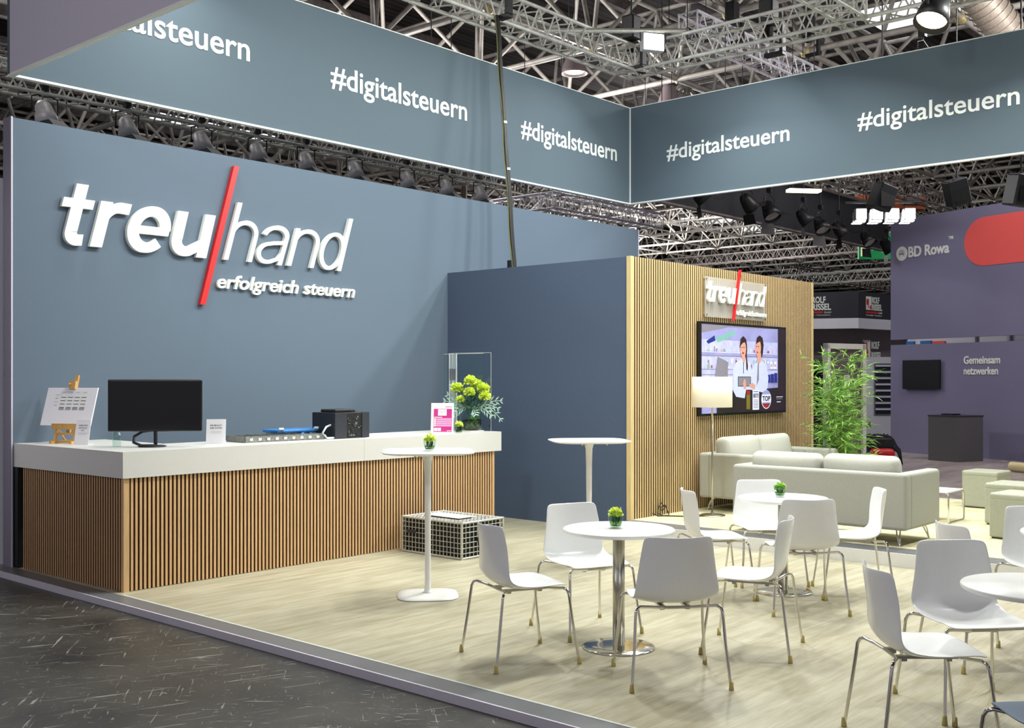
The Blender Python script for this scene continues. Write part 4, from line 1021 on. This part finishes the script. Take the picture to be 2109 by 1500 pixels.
fascia(A0, A1, 'company_fascia', 'black fascia with white and red company name, left part next to the slatted wall', 3.30, 4.02, 1.46)
fascia(A1, A2, 'company_fascia', 'black fascia with white and red company name, right part beside the violet banner', 3.30, 4.02, .66)
m = MB()
for p, q in ((A0, A1), (A1, A2)):
    d = (q - p).normalized(); n_ = Vector((-d.y, d.x, 0)); 
    vs = [p, q, q + n_ * .3, p + n_ * .3]; m.add([(v.x, v.y, 3.02) for v in vs] + [(v.x, v.y, 3.30) for v in vs], [(0, 3, 2, 1), (4, 5, 6, 7), (0, 1, 5, 4), (1, 2, 6, 5), (2, 3, 7, 6), (3, 0, 4, 7)])
tag(m.build('white_soffit', 'stand_white'), 'pale band under the black company fascia', 'fascia')
m = MB(); prev = None; n = 20
for i in range(n + 1):
    u = 1560 + i * 16; d = 30.6 + (i / n) ** 2 * 2.6; p = at(u, d)
    if prev is not None:
        m.add([(prev.x, prev.y, -.06), (p.x, p.y, -.06), (p.x, p.y, 3.1), (prev.x, prev.y, 3.1)], [(0, 1, 2, 3)], True)
        q0 = prev * 1.006; q1 = p * 1.006; m.add([(q0.x, q0.y, -.06), (q1.x, q1.y, -.06), (q1.x, q1.y, 3.1), (q0.x, q0.y, 3.1)], [(3, 2, 1, 0)], True)
    prev = p
cw = m.build('curved_wall', 'stand_brown'); tag(cw, 'curved grey-brown stand wall below the black fascia, with a company name', 'wall')
p = at(1770, 31.0); q = at(1860, 31.6); d = q - p; r0 = empty('company_sign', p - Vector((.749, .662, 0)) * .25, 'white and red company lettering on the curved grey-brown wall', 'sign', rz=math.atan2(d.y, d.x))
ltext(r0, 'lettering', 'ROLF', 'white_letter', .32, 2.52, .28, .20, off=.03); ltext(r0, 'lettering', 'RISSEL', 'white_letter', .32, 2.22, .36, .20, off=.03)
MB().box(.02, .66, -.01, 0, 2.06, 2.15).build('red_line', 'red_bar', r0); MB().box(.02, .28, -.01, 0, 2.2, 2.76).build('white_mark', 'white_letter', r0); MB().box(.05, .17, -.014, -.01, 2.44, 2.68).box(.12, .2, -.014, -.01, 2.26, 2.5).build('red_mark', 'red_bar', r0)
ltext(r0, 'lettering', 'Tresoranlagen', 'white_letter', .02, 1.98, .64, .045)

# vending-like white cabinet
p = at(1779, 27.0); q = at(1880, 27.0); d = q - p
vc = empty('dispensing_cabinet', p + Vector((0, 0, -.06)), 'white cabinet with a window of dark stocked shelves, left of the violet wall', 'cabinet', rz=math.atan2(d.y, d.x))
L_ = d.length
MB().box(0, L_, 0, .9, .28, 2.26).build('housing', 'machine_white', vc); MB().box(.02, L_, .03, .9, 0, .28).build('plinth', 'grey_trim', vc)
MB().box(.26, L_ - .02, -.02, 0, .80, 2.10).build('window_frame', 'grey_trim', vc)
for i in range(8):
    z = .84 + i * .155
    MB().box(.29, L_ - .04, -.03, -.02, z, z + .09).build('stocked_shelf', 'drawer_dark', vc); MB().box(.29, L_ - .04, -.05, -.02, z + .092, z + .135).build('shelf_rail', 'machine_white', vc)
MB().box(.07, .17, -.01, 0, .50, .64).build('vent', 'grey_trim', vc)
# door set standing free behind the bamboo
p = at(1700, 18.0); q = at(1783, 18.6); d = q - p
df = empty('glass_door', p + Vector((0, 0, -.06)), 'standing door panel with pale frame and brown glass behind the bamboo', 'door', rz=math.atan2(d.y, d.x)); L_ = d.length
MB().box(.02, L_ - .10, -.01, .01, .05, 2.22).build('brown_pane', 'door_brown', df)
MB().box(0, .07, -.05, .05, 0, 2.30).box(L_ - .14, L_ - .05, -.05, .05, 0, 2.30).box(0, L_ - .05, -.05, .05, 2.22, 2.31).build('pale_frame', 'door_frame', df)
MB().box(.46, .60, -.02, -.011, 1.62, 1.78).build('notice', 'card_white', df)
p = at(1600, 19.4); q = at(1779, 19.4); d = q - p
bf = empty('portal', p + Vector((0, 0, -.06)), 'black portal frame standing behind the bamboo', 'frame', rz=math.atan2(d.y, d.x)); L_ = d.length
MB().box(0, L_ - .15, 0, .15, 2.22, 2.36).box(L_ - .07, L_, -.02, .15, .0, 2.38).box(L_ - .3, L_, 0, .15, 2.32, 2.38).box(L_ - .22, L_ - .17, 0, .15, 2.1, 2.36).build('frame_bars', 'plastic_black', bf)
MB().box(0, L_ * .62, .3, .34, 0, 2.05).build('dark_panel', 'black_void', bf); MB().box(0, L_ * .62, .28, .31, 2.05, 2.14).build('grey_rail', 'grey_trim', bf)
# cooler with bags
p = at(1781, 20.5); d = (at(1836, 20.5) - p)
co = empty('storage_tub', p + Vector((0, 0, -.05)), 'blue plastic tub heaped with a red bag, left of the plastic-covered floor', 'tub', rz=math.atan2(d.y, d.x))
rbox('tub_body', (.50, .45, .44), .03, 'cooler_blue', co, (.27, .1, .22)); rbox('lid', (.53, .48, .05), .02, 'blue_plastic', co, (.27, .1, .42))
rb = rbox('red_bag', (.46, .20, .18), .08, 'bag_red', None, tuple(p + Vector((-.06, -.36, .26))), (0, 0, math.atan2(d.y, d.x))); tag(rb, 'crumpled red bag in front of the blue tub', 'bag')
m = MB(); n = 14; vs = []; fs = []
for i in range(n + 1):
    for j in range(n + 1):
        x_ = -.02 + .68 * i / n; y_ = -.18 + .55 * j / n; e_ = max(0, x_ - .50) * 1.6 + max(0, -.05 - y_) * 1.8
        vs.append((x_, y_, .62 + .04 * math.sin(i * 1.7) * math.cos(j * 1.3) - e_))
for i in range(n):
    for j in range(n): a = i * (n + 1) + j; fs.append((a, a + n + 1, a + n + 2, a + 1))
cl = empty('black_garment', p + Vector((0, 0, -.05)), 'black garment thrown over the case beside the blue tub', 'clothing', rz=math.atan2(d.y, d.x))
o = m.add(vs, fs, True).build('cloth', 'cloth_black', cl); s_ = o.modifiers.new('s', 'SOLIDIFY'); s_.thickness = .02
cs_ = empty('storage_case', p + Vector((0, 0, -.05)), 'dark case on top of the blue tub', 'case', rz=math.atan2(d.y, d.x))
rbox('case_body', (.46, .40, .14), .02, 'plastic_black', cs_, (.26, .1, .51))
# pale neighbouring wall at the far left edge
nw = MB().box(3.0, 4.26, 9.80, 9.86, -.05, 3.45).build('neighbour_panel', 'stand_white'); tag(nw, 'pale neighbouring stand wall at the very left edge', 'wall')

# ================================================================== TRUSSES
def truss(name, label, p, q, s, mt, group=None, step=None, r=None, cat='truss'):
    p = Vector(p); q = Vector(q); d = q - p; L_ = d.length; root = empty(name, p, label, cat, group, math.atan2(d.y, d.x))
    for t_ in (.12, .88): MB().tube([(L_ * t_, 0, s * .9), (L_ * t_, 0, 9.0 - p.z)], .008, 5).tube([(L_ * t_, -s / 2, s), (L_ * t_, s / 2, s)], .012, 5).build('suspension_cable', 'cable_black', root)
    r = r or s * .075; step = step or s * .95; h_ = s / 2
    for a in (-h_, h_):
        for c in (0, s): MB().tube([(0, a, c), (L_, a, c)], r, 8).build('chord', mt, root)
    m = MB(); n = max(1, int(L_ / step)); st_ = L_ / n; k = 0
    for i in range(n):
        x0, x1 = i * st_, (i + 1) * st_
        xm = (x0 + x1) / 2
        for a in (-h_, h_): m.tube([(x0, a, 0), (xm, a, s)], r * .42, 5, False); m.tube([(xm, a, s), (x1, a, 0)], r * .42, 5, False)
        for c in (0, s): m.tube([(x0, -h_, c), (xm, h_, c)], r * .42, 5, False); m.tube([(xm, h_, c), (x1, -h_, c)], r * .42, 5, False)
    for x0 in (0, L_):
        for a, b_ in (((x0, -h_, 0), (x0, h_, 0)), ((x0, -h_, s), (x0, h_, s)), ((x0, -h_, 0), (x0, -h_, s)), ((x0, h_, 0), (x0, h_, s))): m.tube([a, b_], r * .6, 6, False)
    m.build('lacing', mt, root)
    return root
G = 'aluminium box trusses hung under the hall roof'
truss('box_truss', 'silver lattice truss running above the left hanging banner to the corner', (2, 9.5, 6.28), (13.32, 9.5, 6.28), .36, 'truss')
truss('box_truss', 'silver lattice truss running above the right hanging banner from the corner', (13.5, 9.68, 6.28), (13.5, 0, 6.28), .36, 'truss')
truss('box_truss', 'silver lattice truss crossing overhead into the truss above the right banner', (4, 5.9, 6.26), (13.3, 5.9, 6.26), .34, 'truss')
truss('box_truss', 'short white truss hanging higher, behind the truss over the right banner', (17.3, 10.9, 8.1), (22.6, 10.9, 8.1), .40, 'truss_white')
truss('box_truss', 'grey truss carrying a row of spotlights between the logo wall and the banner', (0, 11.2, 4.62), (12.4, 11.2, 4.62), .27, 'truss')
truss('box_truss', 'grey truss seen just under the left banner, behind the row of spotlights', (2, 12.6, 5.15), (14.2, 12.6, 5.15), .30, 'truss_dark')
truss('box_truss', 'brightly lit white truss seen above the end of the logo wall', (16.9, 14.0, 5.12), (20.9, 14.0, 5.12), .32, 'truss_white')
truss('box_truss', 'white truss joining the brightly lit one at its left corner', (17.05, 14.2, 5.12), (17.05, 18.5, 5.12), .32, 'truss_white')
random.seed(5)
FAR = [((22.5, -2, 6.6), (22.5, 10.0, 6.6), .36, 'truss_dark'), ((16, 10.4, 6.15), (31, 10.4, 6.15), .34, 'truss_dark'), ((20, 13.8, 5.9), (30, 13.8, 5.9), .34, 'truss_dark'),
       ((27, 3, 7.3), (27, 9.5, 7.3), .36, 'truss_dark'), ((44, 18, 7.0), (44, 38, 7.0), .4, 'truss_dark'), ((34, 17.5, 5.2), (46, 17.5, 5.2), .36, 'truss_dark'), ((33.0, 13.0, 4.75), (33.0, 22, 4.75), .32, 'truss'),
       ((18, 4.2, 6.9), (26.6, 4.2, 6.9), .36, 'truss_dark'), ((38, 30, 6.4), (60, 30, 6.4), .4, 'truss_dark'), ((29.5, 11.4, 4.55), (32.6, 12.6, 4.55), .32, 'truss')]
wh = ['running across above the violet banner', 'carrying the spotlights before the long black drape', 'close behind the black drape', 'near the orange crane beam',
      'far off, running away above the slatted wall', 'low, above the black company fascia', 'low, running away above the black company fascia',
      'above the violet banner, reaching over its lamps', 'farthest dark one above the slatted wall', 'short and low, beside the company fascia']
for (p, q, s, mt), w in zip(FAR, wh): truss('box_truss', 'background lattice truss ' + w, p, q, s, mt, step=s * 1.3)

# ------------------------------------------------------------------ lights hanging from the trusses
def spot(name, loc, label, mt='spot_grey', s=1.0, aim=(0, 0, -1), glow=None, group=None, doors=True, rod=0):
    root = empty(name, loc, label, 'lamp', group)
    d = Vector(aim).normalized(); q = d.to_track_quat('-Z', 'Y').to_matrix().to_4x4()
    def T(m): m.v = [tuple((q @ Vector(v))) for v in m.v]; m.v = [(a, b_, c - .22 * s) for a, b_, c in m.v]; return m
    T(MB().lathe([(0, .12 * s), (.05 * s, .12 * s), (.075 * s, .08 * s), (.10 * s, -.02 * s), (.115 * s, -.12 * s), (.108 * s, -.12 * s), (.09 * s, -.02 * s), (0, .02 * s)], 20)).build('housing', mt, root)
    T(MB().lathe([(0, -.085 * s), (.10 * s, -.085 * s)], 20)).build('lens', glow or 'white_top', root)
    MB().tube([(0, 0, .03 * s), (0, 0, -.03 * s), (.13 * s, 0, -.07 * s), (.13 * s, 0, -.22 * s), (.10 * s, 0, -.22 * s)], .008 * s, 6).tube([(0, 0, -.03 * s), (-.13 * s, 0, -.07 * s), (-.13 * s, 0, -.22 * s), (-.10 * s, 0, -.22 * s)], .008 * s, 6).build('yoke', 'spot_black', root)
    MB().box(-.03 * s, .03 * s, -.03 * s, .03 * s, .0, .06 * s).build('clamp', 'spot_black', root)
    if rod: MB().tube([(0, 0, .05 * s), (0, 0, rod - loc[2])], .014, 6).build('drop_pole', 'spot_black', root)
    if doors:
        for k in range(2):
            m = T(MB().add([(-.1 * s, (.115 if k else -.115) * s, -.12 * s), (.1 * s, (.115 if k else -.115) * s, -.12 * s), (.12 * s, (.19 if k else -.19) * s, -.24 * s), (-.12 * s, (.19 if k else -.19) * s, -.24 * s)], [(0, 1, 2, 3)]))
            m.build('barn_door', mt, root)
    return root
def onyp(u, y, z=0):
    t = (u - 1054.5) / 2224; dx = .7493 + .6622 * t; dy = .6622 - .7493 * t; return Vector((y * dx / dy, y, z))
sp0 = spot('spotlight', onyp(92, 11.07, 4.65), 'x', 'spot_grey', 1.05, (.1, -.3, -1), doors=True)
names = ['leftmost', 'second', 'third', 'fourth', 'fifth', 'sixth', 'seventh', 'eighth', 'ninth']
sp0['label'] = 'grey spotlight hanging above the logo wall, leftmost of the row of nine'; sp0['group'] = 'grey spotlights in a row above the logo wall'
for i, u in enumerate([262, 415, 530, 630, 730, 838, 918, 988]):
    dup(sp0, onyp(u, 11.07, 4.65), 0, 'grey spotlight hanging above the logo wall, %s from the left of the row of nine' % names[i + 1])
# bright flood above the corner
fd = empty('flood_lamp', at(1345, 15.5, 6.66), 'bright rectangular flood lamp above the banner corner', 'lamp', rz=math.radians(-30))
rbox('housing', (.34, .12, .26), .02, 'spot_grey', fd, (0, .03, -.17)); MB().box(-.155, .155, -.034, -.031, -.285, -.06).build('lit_face', 'lamp_glow', fd); MB().tube([(-.2, 0, -.17), (-.2, 0, .02), (.2, 0, .02), (.2, 0, -.17)], .01, 6).build('bracket', 'spot_black', fd)
MB().tube([(-1.6, .15, -.12), (.5, -.05, .03)], .035, 10).build('mounting_tube', 'grating', fd)
# chain hoists
def hoist(u, d, z, label, L_=6):
    r0 = empty('chain_hoist', at(u, d, z), label, 'hoist')
    rbox('motor_body', (.22, .22, .36), .03, 'spot_black', r0, (0, 0, .30)); MB().tube([(0, 0, .45), (0, 0, L_)], .014, 6).build('chain', 'cable_black', r0)
    MB().box(-.05, .05, -.24, -.19, -.3, .12).box(-.05, .05, -.24, .05, -.34, -.29).build('clamp_arm', 'spot_black', r0)
    rbox('chain_bag', (.16, .12, .30), .04, 'cloth_black', r0, (.16, .1, .15))
hoist(1300, 16.2, 6.62, 'black chain hoist holding the truss corner above the banner corner', 3.4); hoist(1583, 15.3, 6.55, 'black chain hoist on the truss above the right banner', 3); hoist(1508, 21, 8.5, 'black chain hoist at the left end of the white truss', 1.5)
hoist(1022, 13.9, 6.60, 'black chain hoist where the cable drops from the left truss', 3); hoist(1665, 21.8, 8.5, 'black chain hoist at the right end of the white truss', 1)
# hanging bell lamps
def bell(u, d, z, s, label, glow='lamp_warm'):
    r0 = empty('bell_lamp', at(u, d, z), label, 'lamp')
    MB().lathe([(0, .5 * s), (.10 * s, .5 * s), (.13 * s, .38 * s), (.24 * s, .05 * s), (.25 * s, 0), (.235 * s, .0), (.12 * s, .36 * s), (0, .40 * s)], 28).build('shade', 'stand_brown', r0)
    MB().lathe([(0, .02 * s), (.17 * s, .03 * s), (.16 * s, .14 * s), (0, .2 * s)], 20).build('lit_bulb', glow, r0); MB().tube([(0, 0, .5 * s), (0, 0, 3)], .01, 5).build('suspension', 'cable_black', r0)
bell(1183, 25, 8.72, 1.25, 'brown bell-shaped hall lamp, lit, above the left banner near the corner'); bell(1378, 27, 8.5, 1.2, 'brown bell-shaped hall lamp half hidden by the right banner', 'white_top'); bell(1424, 20, 8.72, 1.3, 'bell-shaped hall lamp glowing green at the top edge', 'exit_green')
# black profile lamps top right
spot('profile_spotlight', at(1926, 12.3, 6.25), 'large black spotlight with barn doors at the top right', 'spot_black', 1.7, (-.5, .1, -1), 'lamp_warm', doors=False)
spot('profile_spotlight', at(1900, 14.5, 6.25), 'black spotlight just left of the largest one, above the right banner', 'spot_black', 1.5, (.3, .1, -1), doors=False, rod=8.95)
# ventilation duct top right
r0 = empty('ventilation_duct', at(1960, 20, 8.8), 'thick corrugated metal duct at the top right corner', 'duct')
MB().tube([(0, 0, .6), (1.3, -.6, -.6), (2.8, -1.2, -2.0)], .34, 20).build('pipe', 'pipe_grey', r0)
m = MB()
for i in range(14): m.lathe([(.34, -.03), (.37, 0), (.34, .03)], 18, (0, 0, 0)) if False else m.tube([(i * .1, -i * .046, .6 - i * .092), (i * .1 + .03, -i * .046 - .014, .6 - i * .092 - .028)], .365, 16)
m.build('duct_rib', 'pipe_grey', r0)
# cable bundle
cbu = empty('cable_drop', (10.26, 9.28, 6.3), 'black cable bundle with a yellow-green wire dropping from the truss to the cabin roof', 'cable')
def cb_(off, r, mt, name, wob):
    P = [(10.26 + off + wob * math.sin(i * 1.3), 9.28 - .3 * i / 16, 6.30 - 3.36 * i / 16) for i in range(17)]
    put(MB().tube(P, r, 8).build(name, mt), cbu)
cb_(-.06, .024, 'cable_black', 'black_cable', .004); cb_(-.030, .020, 'cable_black', 'black_cable', .006); cb_(-.088, .0055, 'cable_yellow', 'earth_wire', .012)
put(MB().box(10.16, 10.24, 9.0, 9.06, 3.02, 3.15).build('plug', 'plastic_black'), cbu)
for z, y_ in ((4.9, 9.155), (4.3, 9.10)): put(MB().lathe([(.034, 0), (.034, .03)], 10, (10.215, y_, z)).build('tape_band', 'white_top'), cbu)

# dark drape + its lamps
dr = empty('black_drape', (16.2, 11.28, 4.95), 'long black hanging drape behind the right end of the banner', 'drape')
put(MB().box(16.2, 27.5, 11.25, 11.31, 4.98, 6.05).build('cloth_panel', 'drape_black'), dr); put(MB().box(16.2, 27.5, 11.22, 11.33, 4.94, 4.98).build('bottom_rail', 'truss_dark'), dr)
put(MB().box(16.2, 27.5, 11.24, 11.32, 6.05, 6.12).build('top_rail', 'truss_dark'), dr)
for a in (17, 20, 23, 26): put(MB().tube([(a, 11.28, 6.1), (a, 11.28, 9.0)], .01, 5).build('suspension', 'cable_black'), dr)
first = None
for i, (u, v, aim, s) in enumerate([(1440, 398, (.6, -.6, -1), 1.9), (1540, 415, (.9, -.3, -.9), 1.9), (1585, 428, (-.2, -.6, -1), 2.1), (1655, 445, (.5, -.6, -1), 1.9), (1690, 460, (-.3, -.6, -1), 2.0), (1728, 470, (.6, -.6, -1), 1.9), (1785, 490, (-.2, -.8, -1), 1.9), (1826, 505, (.5, -.6, -1), 1.9)]):
    p_ = onyp(u, 10.4); dd = p_.x * .7493 + p_.y * .6622; z_ = 1.66 + (780 - v) / 2224 * dd
    spot('drape_spotlight', (p_.x, p_.y, z_ + .3), 'black spotlight hanging in front of the black drape, %s from the left' % (['first', 'second', 'third', 'fourth', 'fifth', 'sixth', 'seventh', 'eighth'][i]), 'spot_black', s * .75, aim, 'white_top', 'spotlights before the black drape', rod=6.2)
# bright lamp cluster
cl0 = empty('lamp_cluster', at(1818, 23.2, 5.35), 'brilliantly lit cluster of floodlights above the corner of the violet banner', 'lamp', rz=math.radians(-52))
for i in range(4):
    for j in range(2):
        rbox('lamp_head', (.24, .20, .26), .03, 'spot_grey', cl0, (-.5 + i * .34 + j * .05, -.1 + j * .3, -.18 - j * .02))
        MB().box(-.5 + i * .34 + j * .05 - .10, -.5 + i * .34 + j * .05 + .10, -.215 + j * .3, -.205 + j * .3, -.29, -.08).box(-.5 + i * .34 - .10, -.5 + i * .34 + .10, -.16 + j * .3, -.04 + j * .3, -.33, -.318).build('lit_face', 'lamp_glow', cl0)
MB().tube([(-.8, 0, .1), (.8, 0, .1)], .03, 8).build('mounting_tube', 'spot_black', cl0)
# exit sign
e0 = empty('exit_sign', at(1769, 28.6, 4.83), 'green and cream illuminated exit sign with an arrow left of the violet banner', 'sign', rz=math.radians(-50))
MB().box(0, 1.4, 0, .12, 0, .66).build('housing', 'exit_green', e0)
MB().box(.05, .20, -.01, 0, .07, .60).build('doorway_symbol', 'exit_cream', e0)
m = MB().add([(.24, -.01, .36), (.36, -.01, .50), (.36, -.01, .42), (.50, -.01, .42), (.50, -.01, .30), (.36, -.01, .30), (.36, -.01, .22)], [(0, 6, 5, 4, 3, 2, 1)]); m.build('arrow', 'exit_cream', e0)
m = MB(); bar(m, (.60, -.012, .18), (.66, -.012, .36), .05, .01); bar(m, (.66, -.012, .36), (.82, -.012, .42), .06, .01); bar(m, (.80, -.012, .42), (.78, -.012, .24), .05, .01); bar(m, (.80, -.012, .40), (.92, -.012, .34), .04, .01); disk(m, .88, .50, .045, 0, -.012, 16)
m.build('running_figure', 'exit_cream', e0)
for a in (.2, 1.2): MB().tube([(a, .06, .66), (a, .06, 4.15)], .012, 5).build('suspension', 'cable_black', e0)
# orange crane beam
ob = empty('crane_beam', at(1768, 29, 6.25), 'orange painted steel crane beam in the background above the bright lamp cluster', 'beam', rz=math.radians(-42))
MB().box(0, 1.9, 0, .5, 0, .34).build('beam', 'orange_paint', ob); MB().box(.3, .9, -.1, .1, -.12, .02).box(1.2, 1.7, -.1, .1, .1, .28).build('trolley', 'truss_dark', ob)
# loudspeakers
sk = None
for i, (u, d, z, lb, tilt) in enumerate([(1817, 18.5, 4.55, 'black loudspeaker hanging left of the bright lamp cluster top', .3), (1970, 18, 4.55, 'black loudspeaker hanging above the middle of the violet banner', -.3), (2103, 15, 4.05, 'black loudspeaker cut by the right edge above the violet banner', .1)]):
    r0 = empty('loudspeaker', at(u, d, z), lb, 'speaker', 'hanging loudspeakers', math.radians(-40 + 30 * tilt))
    rbox('cabinet', (.34, .30, .44), .03, 'plastic_dark', r0, (0, 0, .22), (.2, tilt, 0)); MB().tube([(0, 0, .42), (0, 0, 8.95 - z)], .012, 5).build('suspension', 'cable_black', r0)
    o = MB().box(-.14, .14, -.16, -.151, .04, .40).build('grille', 'spot_black', r0)
# fluorescent batten
fb = empty('tube_light', at(1622, 20, 5.12), 'cream glowing strip light just below the right banner', 'lamp', rz=math.radians(-40))
MB().box(0, .62, -.10, .08, 0, .05).build('diffuser', 'lamp_warm', fb)
for a in (.1, .52): MB().tube([(a, 0, .05), (a, 0, 3.86)], .008, 5).build('suspension', 'cable_black', fb)

# ================================================================== HALL SPACE FRAME ROOF
sf = empty('roof_space_frame', (22.5, 11.1, 9.0), 'grey tubular space frame carrying the dark hall roof', 'roof frame')
Sx, Zl, Zu = 3.4, 9.0, 11.5
def uv(p):
    d = p[0] * .7493 + p[1] * .6622; l = p[0] * .6622 - p[1] * .7493
    return (None, d) if d < 2 else (1054.5 + 2224 * l / d, d)
def vis(p, q):
    for a in (p, q):
        u, d = uv(a)
        if u is not None and -350 < u < 2500 and d < 92 and 780 - 2224 * (a[2] - 1.66) / d > -900: return True
    return False
tubes = []; nodes_ = []
for i in range(-9, 22):
    for j in range(-8, 25):
        L0 = (22.5 + i * Sx, 11.1 + j * Sx, Zl); U0 = (L0[0] + Sx / 2, L0[1] + Sx / 2, Zu)
        if L0[0] < -8 or L0[1] < -18: continue
        Lx = (L0[0] + Sx, L0[1], Zl); Ly = (L0[0], L0[1] + Sx, Zl); Lxy = (L0[0] + Sx, L0[1] + Sx, Zl)
        for a, b_, r in ((L0, Lx, .07), (L0, Ly, .07), (U0, (U0[0] + Sx, U0[1], Zu), .062), (U0, (U0[0], U0[1] + Sx, Zu), .062), (L0, U0, .055), (Lx, U0, .055), (Ly, U0, .055), (Lxy, U0, .055)):
            if vis(a, b_): tubes.append((min(uv(a)[1], uv(b_)[1]), a, b_, r))
        if vis(L0, L0): nodes_.append((uv(L0)[1], L0, 1))
        if vis(U0, U0): nodes_.append((uv(U0)[1], U0, 0))
tubes.sort(key=lambda t: t[0]); nodes_.sort(key=lambda t: t[0])
for d_, a, b_, r in tubes[:96]:
    if a[2] == b_[2]: nm = 'chord_tube'
    else: nm = 'diagonal_tube'
    put(MB().tube([a, b_], r, 8, False).build(nm, 'roof_tube'), sf)
m = MB()
for d_, a, b_, r in tubes[96:]: m.tube([a, b_], r, 6 if d_ < 40 else 4, False)
o = put(m.build('distant_tubes', 'roof_tube'), sf); o['kind'] = 'stuff'
for d_, a, lo in nodes_[:60]: put(MB().lathe([(0, -.14), (.09, -.11), (.14, 0), (.09, .11), (0, .14)], 10, a).build('node_ball', 'node_brass' if lo else 'roof_tube'), sf)
m = MB()
for d_, a, lo in nodes_[60:]: m.lathe([(0, -.13), (.12, 0), (0, .13)], 6, a)
o = put(m.build('distant_node_balls', 'roof_tube'), sf); o['kind'] = 'stuff'
# purlins under the deck and lit roof openings
pu = empty('roof_purlins', (20, 11, 12.2), 'dark red-brown purlins running under the roof deck', 'roof beams')
m = MB()
for j in range(30): m.box(-8, 92, -16 + j * 3.4, -15.8 + j * 3.4, 12.2, 12.6)
put(m.build('purlin_run', 'truss_dark'), pu)['kind'] = 'stuff'
k = 0
for (x_, y_, w, l_) in [(14, 30, 5, 2.2), (60, 35, 3, 5), (54, 41, 3, 6), (21, 37, 7, 2.5), (50, 50, 3, 8), (29.5, 10.6, 2.4, 2.4), (66, 30, 3, 8)]:
    o = MB().box(x_, x_ + w, y_, y_ + l_, 12.0, 12.1).build('window_%d' % (k + 1), 'skylight'); struct(o); k += 1
